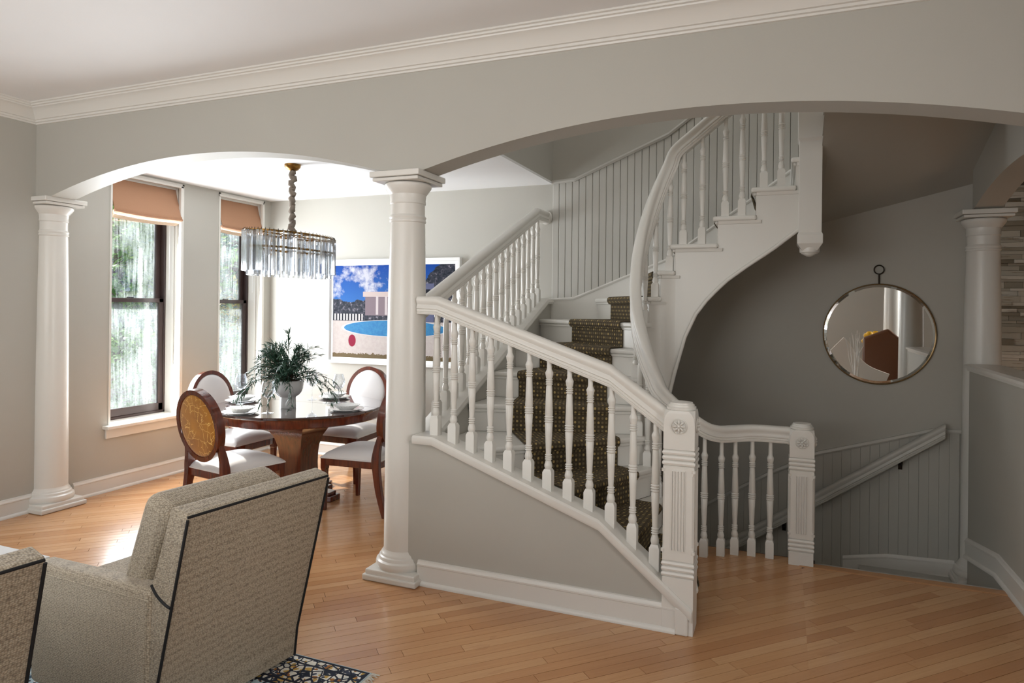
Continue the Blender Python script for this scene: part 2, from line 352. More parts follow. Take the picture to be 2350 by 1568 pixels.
    def mesh(s, name, mat, smooth=None, uvs=None, tone=None):
        me = bpy.data.meshes.new(name); me.from_pydata(s.v, [], s.f); 
        bm = bmesh.new(); bm.from_mesh(me); bmesh.ops.recalc_face_normals(bm, faces=bm.faces); bm.to_mesh(me); bm.free()
        me.materials.append(MAT[mat] if isinstance(mat, str) else mat)
        if tone is not None:
            at = me.attributes.new('tone', 'FLOAT', 'POINT'); at.data.foreach_set('value', tone if isinstance(tone, list) else [tone]*len(s.v))
        if smooth: me.shade_smooth() if smooth is True else me.shade_smooth()
        if smooth and smooth is not True: me.set_sharp_from_angle(angle=math.radians(smooth))
        return me
    def build(s, name, mat, parent=None, smooth=None, bevel=0, loc=None, uvs=None, tone=None, seg=2, subsurf=0):
        me = s.mesh(name, mat, smooth, uvs, tone); o = bpy.data.objects.new(name, me); COL.objects.link(o)
        if parent: o.parent = parent
        if loc: o.location = loc
        if bevel:
            b = o.modifiers.new('bevel', 'BEVEL'); b.width = bevel; b.segments = seg; b.limit_method = 'ANGLE'; b.angle_limit = math.radians(30)
        if subsurf:
            b = o.modifiers.new('subsurf', 'SUBSURF'); b.levels = subsurf; b.render_levels = subsurf
        return o
def empty(name, loc=(0, 0, 0), rz=0):
    o = bpy.data.objects.new(name, None); COL.objects.link(o); o.location = loc; o.rotation_euler = (0, 0, rz); o.empty_display_size = .1; return o
def tag(o, label=None, cat=None, group=None, kind=None):
    if label: o['label'] = label
    if cat: o['category'] = cat
    if group: o['group'] = group
    if kind: o['kind'] = kind
    return o
def thing(name, label, cat, loc=(0, 0, 0), rz=0, group=None): return tag(empty(name, loc, rz), label, cat, group)
KIDS = {}
def copy_tree(o, parent=None):
    c = o.copy(); COL.objects.link(c); c.parent = parent
    for ch in list(o.children): copy_tree(ch, c)
    return c
def inst(src, loc, rz=0, parent=None):
    c = src.copy(); COL.objects.link(c); c.location = loc; c.rotation_euler = (0, 0, rz)
    if parent: c.parent = parent
    return c
def struct(o, label=None, cat=None): return tag(o, label, cat, kind='structure')
def smooth_path(pts, n=6):
    # Catmull-Rom through 3D points
    P = [Vector(p) for p in pts]; out = []
    for i in range(len(P)-1):
        p0 = P[max(i-1, 0)]; p1 = P[i]; p2 = P[i+1]; p3 = P[min(i+2, len(P)-1)]
        for k in range(n):
            t = k/n; out.append(.5*((2*p1)+(p2-p0)*t+(2*p0-5*p1+4*p2-p3)*t*t+(3*p1-p0-3*p2+p3)*t**3))
    out.append(P[-1]); return out
def lerp(a, b, t): return a+(b-a)*t
def interp(x, tab):
    if x <= tab[0][0]: return tab[0][1]
    for (a, b), (c, d) in zip(tab, tab[1:]):
        if x <= c: return b+(d-b)*(x-a)/(c-a)
    return tab[-1][1]

# ================================================================ the setting
XL, YB, YF, YK, ZC, ZD, XS = -5.31, 5.90, 3.37, 3.56, 3.09, 2.75, -2.0
XR = 1.22            # face of the low wall on the right
# ---- floor: base slab, boards laid at 45 degrees
fl = MB(); fl.box(-5.7, XR+2.6, -3.2, 4.60, -.12, -.004); fl.box(-5.7, -1.4, 4.60, 5.95, -.12, -.004)
fl.box(-1.4, .20, 4.60, 4.72, -.12, -.004)
floor = struct(fl.build('floor', 'dark_gap'), 'honey maple strip floor laid on the diagonal', 'floor')
def clip(poly, nx, ny, d):
    out = []
    for i in range(len(poly)):
        a, b = poly[i], poly[(i+1) % len(poly)]; da = nx*a[0]+ny*a[1]-d; db = nx*b[0]+ny*b[1]-d
        if da <= 0: out.append(a)
        if (da < 0 < db) or (db < 0 < da): t = da/(da-db); out.append((a[0]+(b[0]-a[0])*t, a[1]+(b[1]-a[1])*t))
    return out
def to_px(x, y, z):
    r = x*cr0.x+y*cr0.y; f = x*cf.x+y*cf.y
    if f < .2: return None
    return 1175+FPX*r/f, 706-FPX*(z-EYE)/f, f
planks = []; rp = random.Random(3); PW = .0595; S2 = math.sqrt(.5)
b = -6.4
while b < 9.2:
    a = -9 + rp.random()*1.2
    while a < 8:
        L = rp.choice((.45, .6, .8, .95, 1.2, 1.5)) + rp.random()*.2
        g = .0011
        q = [(a+g, b+g), (a+L-g, b+g), (a+L-g, b+PW-g), (a+g, b+PW-g)]
        poly = [((u-v)*S2, (u+v)*S2) for u, v in q]
        poly = clip(poly, -1, 0, -XL-.0)if False else clip(poly, -1, 0, 5.32)
        poly = clip(poly, 1, 0, XR+.02); poly = clip(poly, 0, -1, .6); poly = clip(poly, 0, 1, YB) if poly else poly
        if len(poly) >= 3:
            mx = sum(p[0] for p in poly)/len(poly)
            my = sum(p[1] for p in poly)/len(poly)
            parts_ = [poly]
            if mx > -1.75: parts_ = [clip(clip(poly, 1, 0, .12), 0, 1, 4.70), clip(clip(poly, -1, 0, -.12), 0, 1, 4.56)]
            elif mx > -2.4 and my > 4.2: parts_ = [clip(poly, 1, 0, -1.5)]
        else: parts_ = []
        for poly in parts_:
            if len(poly) < 3: continue
            ar = abs(sum(poly[i][0]*poly[(i+1) % len(poly)][1]-poly[(i+1) % len(poly)][0]*poly[i][1] for i in range(len(poly))))/2
            if ar > .0006: planks.append((poly, ar))
        a += L
    b += PW
def plank_score(pl):
    poly, ar = pl; cx = sum(p[0] for p in poly)/len(poly); cy = sum(p[1] for p in poly)/len(poly); q = to_px(cx, cy, 0)
    if not q or not (-60 < q[0] < 2410 and q[1] < 1620): return 0
    if cx < -1.66 and cy < 2.46: return 0
    if -1.9 < cx < -.5 and cy > 3.5: return 0
    return ar/q[2]**3
planks.sort(key=plank_score, reverse=True)
def plank_geo(mb, poly, off=(0, 0)):
    n = len(poly); z0, z1 = -.004, (rp.random()-.5)*.0006
    mb.add([(p[0]-off[0], p[1]-off[1], z1) for p in poly]+[(p[0]-off[0], p[1]-off[1], z0) for p in poly], [tuple(range(n))]+[(i, n+i, n+(i+1) % n, (i+1) % n) for i in range(n)])
for poly, ar in planks[:300]:
    cx = sum(p[0] for p in poly)/len(poly); cy = sum(p[1] for p in poly)/len(poly); m = MB(); plank_geo(m, poly, (cx, cy))
    m.build('floorboard', 'floor', floor, loc=(cx, cy, 0), tone=rp.random())
m = MB(); tn = []
for poly, ar in planks[300:]: plank_geo(m, poly); tn += [rp.random()]*(2*len(poly))
tag(m.build('floorboard', 'floor', floor, tone=tn), kind='stuff')
m = MB(); m.box(-5.7, XR+2.6, -3.2, -.6, -.004, 0); m.build('floor_front_run', 'floor', floor, tone=.5)
m = MB(); m.box(.10, XR, 4.56, 4.645, -.035, .004); m.build('nosing_board', 'floor', floor, bevel=.012, tone=.2)
# ---- left wall with two window openings
W1 = (3.98, 4.73); W2 = (5.16, 5.80); ZS, ZH = .55, 2.735
m = MB()
for y0, y1 in ((-3.2, W1[0]), (W1[1], W2[0]), (W2[1], YB+.3)): m.box(XL-.34, XL, y0, y1, -.1, 3.3)
for y0, y1 in (W1, W2): m.box(XL-.34, XL, y0, y1, -.1, ZS); m.box(XL-.34, XL, y0, y1, ZH, 3.3)
struct(m.build('wall_left', 'wall'), 'pale greige wall with two tall windows', 'wall')
# ---- back wall (dining, stair and mirror wall are one plane)
m = MB(); m.box(XL-.34, 1.30, YB, YB+.2, -2.3, 4.9)
wall_back = struct(m.build('wall_back', 'wall'), 'greige wall behind dining table, stair and mirror', 'wall')
# ---- arched beam wall between front room and stair hall
def arch(x0, x1, z0, z1, n=28): return [(lerp(x0, x1, i/n), z1-(z1-z0)*(2*i/n-1)**2) for i in range(n+1)]
bot = [(XL-.02, 2.40)] + arch(-5.13, -2.235, 2.405, 2.612) + arch(-1.935, 1.095, 2.385, 2.592) + [(1.42, 2.385), (1.43, 2.6), (4.0, 2.6)]
top = [(x, 3.2) for x, z in bot]
m = MB(); m.strip_prism(top, bot, 'y', YF, YK)
struct(m.build('wall_arched_beam', 'wall', smooth=25), 'greige beam wall with two shallow arches', 'wall')
# ---- ceilings
m = MB(); m.box(-5.7, 4.0, -3.2, YF+.02, ZC, ZC+.1); struct(m.build('ceiling', 'ceiling'), 'smooth white ceiling over the front room', 'ceiling')
m = MB(); m.box(XL-.1, XS, YK-.02, YB+.05, ZD, ZD+.02); struct(m.build('ceiling_dining', 'ceiling'), 'white ceiling over the dining corner', 'ceiling')
m = MB(); m.box(XS-.12, XS, YK-.02, YB+.02, ZD+.02, 4.9); struct(m.build('wall_stairwell_left', 'wall'), 'shaded upper wall of the stairwell', 'wall')
m = MB(); m.box(XS-.2, 2.0, YK-.1, YB+.1, 4.85, 4.95); struct(m.build('ceiling_upper_hall', 'ceiling'), 'ceiling high above the stairwell', 'ceiling')
m = MB(); m.box(XS-.2, 2.0, YK-.16, YK-.0, 3.19, 4.95); struct(m.build('wall_stairwell_front', 'wall'), 'upper front wall of the stairwell', 'wall')
# sloping plaster over the cellar stair
m = MB()
def soff(x, y): return 2.56+.25*(x-1.3)+.36*(YB-y)
pts = []; ny, nx = 8, 6
for j in range(ny+1):
    y = lerp(YB+.02, 4.30, j/ny)
    for i in range(nx+1): x = lerp(.222, 1.45, i/nx); pts.append((x, y, min(soff(x, y), 2.92)))
base_n = len(pts); pts += [(x, y, z+.06) for x, y, z in pts]
fs = []
for j in range(ny):
    for i in range(nx):
        a = j*(nx+1)+i; q = (a, a+1, a+nx+2, a+nx+1); fs += [q, tuple(base_n+k for k in q[::-1])]
m.add(pts, fs); struct(m.build('ceiling_slope', 'wall', smooth=True), 'sloping plaster soffit above the mirror', 'ceiling')
m = MB(); m.box(.225, .275, YK, 4.90, 2.88, 4.9); m.box(.225, .275, 4.90, YB+.02, 2.72, 4.9); m.add([(.15, 4.95, soff(.24, 4.95)), (.26, 4.95, soff(.24, 4.95)), (.26, YB, soff(.24, YB)), (.15, YB, soff(.24, YB)), (.15, 4.95, 2.8), (.26, 4.95, 2.8), (.26, YB, 2.8), (.15, YB, 2.8)], [(0, 3, 2, 1), (4, 5, 6, 7), (0, 1, 5, 4), (1, 2, 6, 5), (2, 3, 7, 6), (3, 0, 4, 7)]); struct(m.build('wall_stairwell_light_block', 'wall'), 'added light-blocking wall and soffit strip right of the stairwell', 'wall')  # boxes added to block stray light; last piece fills the soffit behind the newel
m = MB(); m.box(.235, 1.45, YK, 4.34, 2.90, 2.98); struct(m.build('ceiling_passage', 'wall'), 'plaster ceiling over the passage', 'ceiling')
m = MB(); m.box(1.45, 1.52, YK, YB+.1, 2.95, 4.9); struct(m.build('wall_void_light_block', 'wall'), 'added unseen wall closing off light over the passage', 'wall')  # added to keep sky light out of the void above the soffit
# ---- room shell out of view (behind the camera and to the right)
m = MB()
for x0, x1 in ((-5.7, -4.35), (-.85, 4.1)): m.box(x0, x1, -3.3, -2.95, -.1, 3.2)
m.box(-4.35, -.85, -3.3, -2.95, -.1, .65); m.box(-4.35, -.85, -3.3, -2.95, 2.75, 3.2)
struct(m.build('wall_rear', 'wall'), 'greige wall behind the viewer with wide window', 'wall')
m = MB(); m.box(3.6, 3.8, -3.2, 6.9, -.1, 3.2); struct(m.build('wall_right', 'wall'), 'greige wall of the next room', 'wall')
m = MB(); m.box(1.43, 3.8, 3.3, 6.9, 2.95, 3.05); struct(m.build('ceiling_next_room', 'ceiling'), 'white ceiling of the next room', 'ceiling')
m = MB(); m.box(XR+.05, 3.8, 4.5, 6.9, -.06, -.004); struct(m.build('floor_next_room', 'floor', tone=.4), 'maple floor of the next room', 'floor')
# stone strip wall in the next room
m = MB(); m.box(1.38, 3.7, 6.62, 6.80, -.1, 3.0); wst = struct(m.build('wall_stone', 'grout'), 'stacked strip stone wall beyond the right column', 'wall')
rt = random.Random(11); z = .86
while z < 2.62:
    h = rt.choice((.022, .03, .04, .052)); x = 1.40-rt.random()*.2
    while x < 2.30:
        L = rt.uniform(.12, .42); d = rt.uniform(.008, .022); m = MB(); m.box(-L/2+.001, L/2-.001, -d, .0, -h/2+.001, h/2-.001)
        m.build('stone_strip', 'tile', wst, loc=(x+L/2, 6.62, z+h/2), tone=rt.random()); x += L
    z += h
# ---- low wall on the right with moulded cap, arched beam above it
m = MB(); m.box(XR, XR+.17, YK+.02, 5.60, -.75, 1.20); struct(m.build('wall_low_right', 'wall'), 'low greige wall with moulded cap at right', 'wall')
capp = [(.0, 0), (.012, .004), (.014, .02), (.03, .026), (.032, .044), (.0, .052)]
m = MB(); m.sweep([(XR, 5.615, 1.185), (XR, 3.70, 1.185)], [(-.18, 0)]+capp+[(-.18, .052)])
struct(m.build('trim_1', 'trim'), 'moulded white cap along the low right wall', 'trim')
ys = [5.70-i*(5.70-3.48)/24 for i in range(25)]
bot = [(y, 2.33+.17*(1-(2*i/24-1)**2)) for i, y in enumerate(ys)]; top = [(y, 3.0) for y in ys]
m = MB(); m.strip_prism(top, bot, 'x', XR+.03, XR+.20); struct(m.build('wall_arch_right', 'wall', smooth=25), 'arched beam above the low right wall', 'wall')
# ---- landing and cellar steps
cel = thing('cellar_stair', 'grey cellar steps going down behind the newel posts', 'stairs', (.6, 5.2, -.4))
for k in range(8):
    x1 = XR-.02 if k == 0 else .58-.25*(k-1); x0 = .58-.25*k; z = -.38-.19*k
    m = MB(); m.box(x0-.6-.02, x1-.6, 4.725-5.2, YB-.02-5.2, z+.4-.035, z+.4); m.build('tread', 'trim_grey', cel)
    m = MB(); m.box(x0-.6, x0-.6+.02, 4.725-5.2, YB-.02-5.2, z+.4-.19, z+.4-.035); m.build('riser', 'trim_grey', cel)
m = MB(); m.box(-1.5, 1.42, 4.66, 4.72, -2.3, -.02); struct(m.build('wall_cellar_front', 'wall'), 'wall under the floor edge in the cellar stair', 'wall')
m = MB(); m.box(XR-.01, XR+.2, 4.6, 6.0, -2.3, -.74); struct(m.build('wall_cellar_right', 'wall'), 'wall closing the cellar stair', 'wall')
# ---- crown moulding
crown = [(0, 0), (.122, 0), (.122, -.010), (.112, -.014), (.110, -.024), (.100, -.028), (.098, -.036), (.082, -.044), (.066, -.058), (.050, -.078), (.038, -.096), (.034, -.104), (.024, -.107), (.022, -.120), (.012, -.124), (.010, -.134), (0, -.136)]
m = MB(); m.sweep([(XL, -2.95, ZC), (XL, YF, ZC), (3.6, YF, ZC)], crown); struct(m.build('trim_2', 'trim', smooth=35), 'deep white crown moulding round the front room', 'trim')
# ---- baseboards
bb = [(0, 0), (.030, 0), (.030, .010), (.024, .020), (.016, .024), (.016, .108), (.020, .112), (.020, .120), (.012, .128), (.010, .138), (0, .140)]
def baseboard(name, path, label): m = MB(); m.sweep(path, bb); return struct(m.build(name, 'trim', smooth=35), label, 'baseboard')
baseboard('baseboard_left', [(XL, -2.9, 0), (XL, 3.36, 0)], 'white baseboard of the front room left wall')
baseboard('baseboard_dining', [(XL, 3.68, 0), (XL, YB, 0), (XS-.1, YB, 0)], 'white baseboard round the dining corner')
baseboard('baseboard_right', [(XR, 5.60, -.135), (XR, 4.86, .0), (XR, 4.75, .0), (XR, 3.66, 0)], 'white baseboard of the low right wall')
m = MB(); m.sweep([(.45, YB-.006, -.47), (.75, YB-.006, -.41), (1.20, YB-.006, -.395)], bb); struct(m.build('baseboard_landing', 'trim', smooth=35), 'white baseboard at the cellar landing', 'baseboard')
# window heads: slim moulding along the dining ceiling over each window
# ---- half wall under the front stair railing
cap_line = [(-1.975, .835), (-1.85, .835), (-.872, .487), (-.40, .10)]
HY0, HY1 = 3.385, 3.50
ch = [(-2.1, .82)] + [(x, z-.02) for x, z in cap_line[1:]]
m = MB(); m.strip_prism(ch, [(x, -.05) for x, z in ch], 'y', HY0, HY1); struct(m.build('wall_half_front', 'wall'), 'greige half wall under the front stair railing', 'wall')
m = MB(); m.sweep([(x, (HY0+HY1)/2, z) for x, z in cap_line], [(-.085, -.025), (.085, -.025), (.092, -.012), (.090, .012), (.080, .022), (-.080, .022), (-.090, .012)]); 
struct(m.build('trim_3', 'trim', smooth=35), 'sloping white cap on the half wall', 'trim')
baseboard('baseboard_half_wall', [(-1.94, HY0, 0), (-.480, HY0, 0)], 'white baseboard along the stair half wall')
m = MB(); m.box(-.482, -.418, HY0-.032, HY0+.02, 0, .135); struct(m.build('trim_4', 'trim', bevel=.008), 'white corner block at the foot of the half wall', 'trim')
# ---- left stair curb (side of the stair towards the dining table)
CX = -2.06
def curb(y): return .868+.4165*(y-3.82)
yy = [3.56, 5.74, YB]; tz = [curb(3.56), curb(5.74), curb(5.74)]
m = MB(); m.strip_prism(list(zip(yy, [z-.02 for z in tz])), [(y, -.05) for y in yy], 'x', CX-.06, CX+.06); struct(m.build('wall_curb', 'wall'), 'greige curb wall on the dining side of the stair', 'wall')
m = MB(); m.sweep([(CX, y, z) for y, z in zip(yy, tz)], [(-.085, -.03), (.085, -.03), (.092, -.012), (.085, .012), (.070, .020), (-.070, .020), (-.085, .012)]); struct(m.build('trim_5', 'trim', smooth=35), 'sloping white cap of the curb wall', 'trim')

# ================================================================ windows
def window(n, y0, y1, label):
    root = struct(empty('window_%d' % n, (XL-.2, (y0+y1)/2, ZS)), label, 'window'); ox, oy, oz = XL-.2, (y0+y1)/2, ZS
    def part(name, mat, *boxes, **kw):
        m = MB()
        for x0, x1, a, b, c, d in boxes: m.box(x0-ox, x1-ox, a-oy, b-oy, c-oz, d-oz)
        return m.build(name, mat, root, **kw)
    xi, xf_ = XL+.006, XL-.20
    part('lining', 'trim', (xf_, xi, y0, y0+.018, ZS, ZH), (xf_, xi, y1-.018, y1, ZS, ZH), (xf_, xi, y0, y1, ZH-.018, ZH))
    for k, (xx, w_) in enumerate(((XL+.002, .022), (XL-.055, .012), (XL-.10, .010))):
        part('casing_moulding', 'trim', (xx-.02, xx+.012, y1-.018-w_, y1-.012, ZS, ZH-.018), (xx-.02, xx+.012, y0, y1-.012, ZH-.018-w_, ZH-.016), bevel=.004)
    part('stool', 'trim', (xf_-.02, XL+.07, y0-.05, y1+.05 if n == 1 else y1+.03, ZS-.02, ZS+.012), bevel=.008)
    part('apron', 'trim', (XL, XL+.022, y0-.03, y1+.03, ZS-.10, ZS-.02), bevel=.006)
    x0, x1 = xf_-.11, xf_
    part('frame', 'sash', (x0, x1, y0, y0+.035, ZS, ZH), (x0, x1, y1-.035, y1, ZS, ZH), (x0, x1, y0, y1, ZS, ZS+.035), (x0, x1, y0, y1, ZH-.035, ZH), bevel=.004)
    ZM = 1.63
    def sash(xa, xb, z0, z1, rb, rt):
        a, b = y0+.035, y1-.035; st = .048
        part('sash', 'sash', (xa, xb, a, a+st, z0, z1), (xa, xb, b-st, b, z0, z1), (xa, xb, a, b, z0, z0+rb), (xa, xb, a, b, z1-rt, z1), bevel=.004)
        part('pane', 'pane', ((xa+xb)/2-.003, (xa+xb)/2+.003, a+st-.004, b-st+.004, z0+rb-.004, z1-rt+.004))
    sash(x1-.045, x1-.008, ZS+.035, ZM+.02, .07, .04); sash(x1-.092, x1-.055, ZM-.02, ZH-.035, .04, .05)
    part('sash_lock', 'chrome', (x1-.04, x1-.015, (y0+y1)/2-.03, (y0+y1)/2+.03, ZM+.02, ZM+.034), bevel=.004)
    return root
window(1, *W1, 'tall dark-framed sash window nearer the left column')
window(2, *W2, 'tall dark-framed sash window in the dining corner')
def roman_shade(y0, y1, label):
    root = thing('roman_shade', label, 'blind', (XL-.055, (y0+y1)/2, 2.712), 0, 'roman shades at the dining windows'); hw = (y1-y0)/2-.03
    prof = [(0, .0), (.012, -.06), (.035, -.14), (.065, -.22), (.088, -.285), (.094, -.315), (.088, -.325)]
    m = MB(); n = 12; vs = []; fs = []
    for t_ in (0, -.010):
        for x, z in prof:
            for i in range(n+1): y = lerp(-hw, hw, i/n); vs.append((x+t_-.02, y, z-.006*math.sin(i/n*PI)*(-z/.3)))
    R = len(prof); N = n+1
    for l in range(2):
        for j in range(R-1):
            for i in range(n): a = l*R*N+j*N+i; fs.append((a, a+1, a+N+1, a+N))
    for j in range(R-1):
        for i in (0, n): a = j*N+i; fs.append((a, a+N, R*N+a+N, R*N+a))
    for i in range(n): fs += [(i, i+1, R*N+i+1, R*N+i), ((R-1)*N+i, (R-1)*N+i+1, 2*R*N-N+i+1, 2*R*N-N+i)]
    m.add(vs, fs); m.build('fabric_panel', 'shade', root, smooth=50)
    for k in range(4):
        m = MB(); zz = -.318-.014*k; xx = .066-.018*k
        pts = [(xx, lerp(-hw+.006*k, hw-.006*k, i/10), zz-.012*math.sin(i/10*PI)) for i in range(11)]
        m.sweep(pts, [(-.014, -.010), (.0, -.014), (.016, -.008), (.018, .004), (0, .012), (-.014, .008)], upfix=(0, 0, 1)); m.build('fold', 'shade_lining' if k else 'shade', root, smooth=60)
    m = MB(); m.box(-.035, .0, -hw, hw, -.03, .02); m.build('headrail', 'trim', root)
    m = MB(); m.tube([(-.02, hw-.06, -.35), (-.02, hw-.06, -.98)], .0022, 5); m.build('pull_cord', 'white', root)
roman_shade(*W1, 'camel linen roman shade on the window nearer the left column')
roman_shade(*W2, 'camel linen roman shade on the window by the dining corner')

# ================================================================ columns
shaft_p = [(.121, .165), (.1205, .4), (.119, .8), (.116, 1.25), (.111, 1.7), (.104, 2.06), (.102, 2.10)]
base_p = [(.158, .062), (.164, .075), (.166, .09), (.162, .106), (.150, .114), (.148, .122), (.146, .130), (.138, .136), (.136, .144), (.132, .150), (.126, .156), (.121, .170)]
cap_p = [(.102, 2.095), (.108, 2.10), (.109, 2.108), (.105, 2.114), (.107, 2.12), (.110, 2.128), (.106, 2.136), (.101, 2.142), (.101, 2.205), (.106, 2.21), (.106, 2.222), (.104, 2.228), (.108, 2.262), (.126, 2.286), (.138, 2.304), (.140, 2.318), (.134, 2.326), (.10, 2.33)]
def column(x, y, label, z0=0, top=2.385, half=None):
    root = thing('column', label, 'column', (x, y, z0), 0, 'round white columns'); dz = top-2.385-z0
    st = lambda p, lo: [(r, z if z < lo else z+dz) for r, z in p]
    kw = dict(n=40)
    m = MB(); m.lathe([(r, z if z < .5 else (z+dz if z > 1.0 else z+dz*.5)) for r, z in shaft_p], **kw); m.build('shaft', 'trim', root, smooth=40)
    m = MB(); m.lathe(base_p, **kw); m.build('base', 'trim', root, smooth=30)
    m = MB(); m.lathe([(r, z+dz) for r, z in cap_p], **kw); m.build('capital', 'trim', root, smooth=30)
    m = MB(); m.box(-.152, .152, -.152, .152, 2.33+dz, 2.350+dz); m.box(-.165, .165, -.165, .165, 2.352+dz, 2.386+dz); m.build('abacus', 'trim', root, bevel=.005)
    m = MB(); m.box(-.165, .165, -.165, .165, .002, .064); m.box(-.178, .178, -.178, .178, .001, .036); m.build('plinth', 'trim', root, bevel=.008)
    return root
column(-2.09, 3.475, 'white round column between dining arch and stair railing')
column(XL+.0, 3.50, 'white half-round column against the left wall', top=2.405)
column(1.34, 5.80, 'white round column rising behind the low right wall', z0=-.38, top=2.335)
column(1.27, 3.475, 'white column at the end of the wide arch, brightest in the mirror')
column(1.52, .2, 'white column further off in the mirror, behind the leather chair')

# ================================================================ stair
stair = thing('staircase', 'winding white painted staircase turning up to the right', 'staircase', (-1.3, 4.6, 0)); SO = Vector((-1.3, 4.6, 0))
IC = Vector((-.72, 4.65)); IR = .225; RISE = .1875
ang = {2: 268, 3: 250, 4: 231, 5: 213, 6: 196, 7: 178, 8: 159, 9: 139, 10: 116, 11: 90}
inner = {1: Vector((-.60, 4.44))}
for k, a in ang.items(): inner[k] = IC+Vector((math.cos(math.radians(a)), math.sin(math.radians(a))))*IR
for k in range(12, 16): inner[k] = Vector((min(-.43+.25*(k-12), .15), IC.y+IR))
outer = {1: Vector((-.42, 3.5)), 2: Vector((-.76, 3.5)), 3: Vector((-1.22, 3.5)), 4: Vector((-1.90, 3.5)), 5: Vector((-2.0, 4.16)), 6: Vector((-2.0, 4.58)), 7: Vector((-2.0, 5.02)), 8: Vector((-2.0, 5.60)), 9: Vector((-1.55, YB-.02)), 10: Vector((-1.13, YB-.02)), 11: Vector((-.76, YB-.02))}
for k in range(12, 16): outer[k] = Vector((inner[k].x, YB-.02))
def arc_between(k):
    if k == 1: return [Vector((-.66, 4.428))]
    if 2 <= k <= 10: 
        a0, a1 = ang[k], ang[k+1]; return [IC+Vector((math.cos(math.radians(lerp(a0, a1, t))), math.sin(math.radians(lerp(a0, a1, t)))))*IR for t in (.25, .5, .75)]
    return []
corner = {4: Vector((-2.0, 3.5)), 8: Vector((-2.0, YB-.02))}
def inward(p):   # unit vector from the stringer towards the stair well
    if p.x > IC.x and p.y > IC.y: return Vector((0, -1))
    d = IC-p
    return d.normalized() if d.length > 1e-6 else Vector((1, 0))
for k in range(1, 15):
    z = RISE*k; i0, o0, i1, o1 = inner[k], outer[k], inner[k+1], outer[k+1]
    d = (o0-i0).normalized(); fw = Vector((d.y, -d.x))           # towards the lower side
    if fw.dot((i0+o0)/2-(i1+o1)/2) < 0: fw = -fw
    poly = [o0+fw*.035, i0+fw*.035+inward(i0)*.035, i0+inward(i0)*.035+fw*.005] + [p+inward(p)*.035 for p in arc_between(k)] + [i1+inward(i1)*.035, i1, o1]
    if k in corner: poly.append(corner[k])
    poly.append(o0+fw*.0)
    c2 = (i0+o0+i1+o1)/4; m = MB(); m.prism([(p.x-c2.x, p.y-c2.y) for p in poly], 'z', -.034, 0)
    m.build('tread', 'trim', stair, bevel=.013, loc=(c2.x-SO.x, c2.y-SO.y, z), seg=3)
    m = MB(); q = [o0+fw*.004, i0+fw*.004+inward(i0)*.004, i0-fw*.016, o0-fw*.016]; m.prism([(p.x-SO.x, p.y-SO.y) for p in q], 'z', z-RISE, z-.034); m.build('riser', 'trim', stair)
    m = MB(); q = [o0+fw*.020, i0+fw*.020+inward(i0)*.018, i0+inward(i0)*.012, o0]; m.prism([(p.x-SO.x, p.y-SO.y) for p in q], 'z', z-.054, z-.034); m.build('cove_moulding', 'trim', stair, bevel=.005)
    # return moulding along the tread end over the stringer
    e = [i0]+arc_between(k)+[i1]
    if k >= 8:
        e[-1] = e[-1]+(e[-1]-e[-2]).normalized()*.03
        m = MB(); m.sweep([(p.x-SO.x, p.y-SO.y, z-.045) for p in e], [(-.03, -.010), (.018, -.010), (.024, .011), (-.03, .011)]); m.build('end_moulding', 'trim', stair)
# stringer along the inner curve
sb = [(-1, .98), (-.748, 1.01), (-.727, 1.102), (-.692, 1.262), (-.637, 1.44), (-.581, 1.559), (-.493, 1.679), (-.38, 1.795), (-.23, 1.908), (-.08, 2.01), (.069, 2.129), (.35, 2.36), (.9, 2.8)]
def sbottom(p, k, t):
    if p.y > IC.y+IR-.012 and p.x > IC.x-.03: return interp(p.x, sb)
    a = math.degrees(math.atan2(p.y-IC.y, p.x-IC.x)) % 360
    return max(-.05, 1.04-(a-96)*.018)
outs = []; ins = []; 
for k in range(2, 15):
    seq = [inner[k]]+arc_between(k)+[inner[k+1]]
    if k > 10: seq = [inner[k]+(inner[k+1]-inner[k])*t for t in (0, .25, .5, .75, 1)]
    m = MB(); zt = RISE*k-.03; vs = []
    for j, p in enumerate(seq):
        n_ = inward(p); b_ = min(sbottom(p, k, j), zt-.02); vs += [(p.x+n_.x*.004-SO.x, p.y+n_.y*.004-SO.y, b_), (p.x+n_.x*.004-SO.x, p.y+n_.y*.004-SO.y, zt), (p.x-n_.x*.03-SO.x, p.y-n_.y*.03-SO.y, b_), (p.x-n_.x*.03-SO.x, p.y-n_.y*.03-SO.y, zt)]
        outs.append((p.x+n_.x*.004-SO.x, p.y+n_.y*.004-SO.y, b_))
    fs = []
    for j in range(len(seq)-1):
        a, b_ = 4*j, 4*j+4; fs += [(a, b_, b_+1, a+1), (a+2, a+3, b_+3, b_+2), (a+1, b_+1, b_+3, a+3), (a, a+2, b_+2, b_)]
    fs += [(0, 1, 3, 2), (len(vs)-4, len(vs)-2, len(vs)-1, len(vs)-3)]
    m.add(vs, fs); m.build('stringer', 'trim', stair, smooth=40)
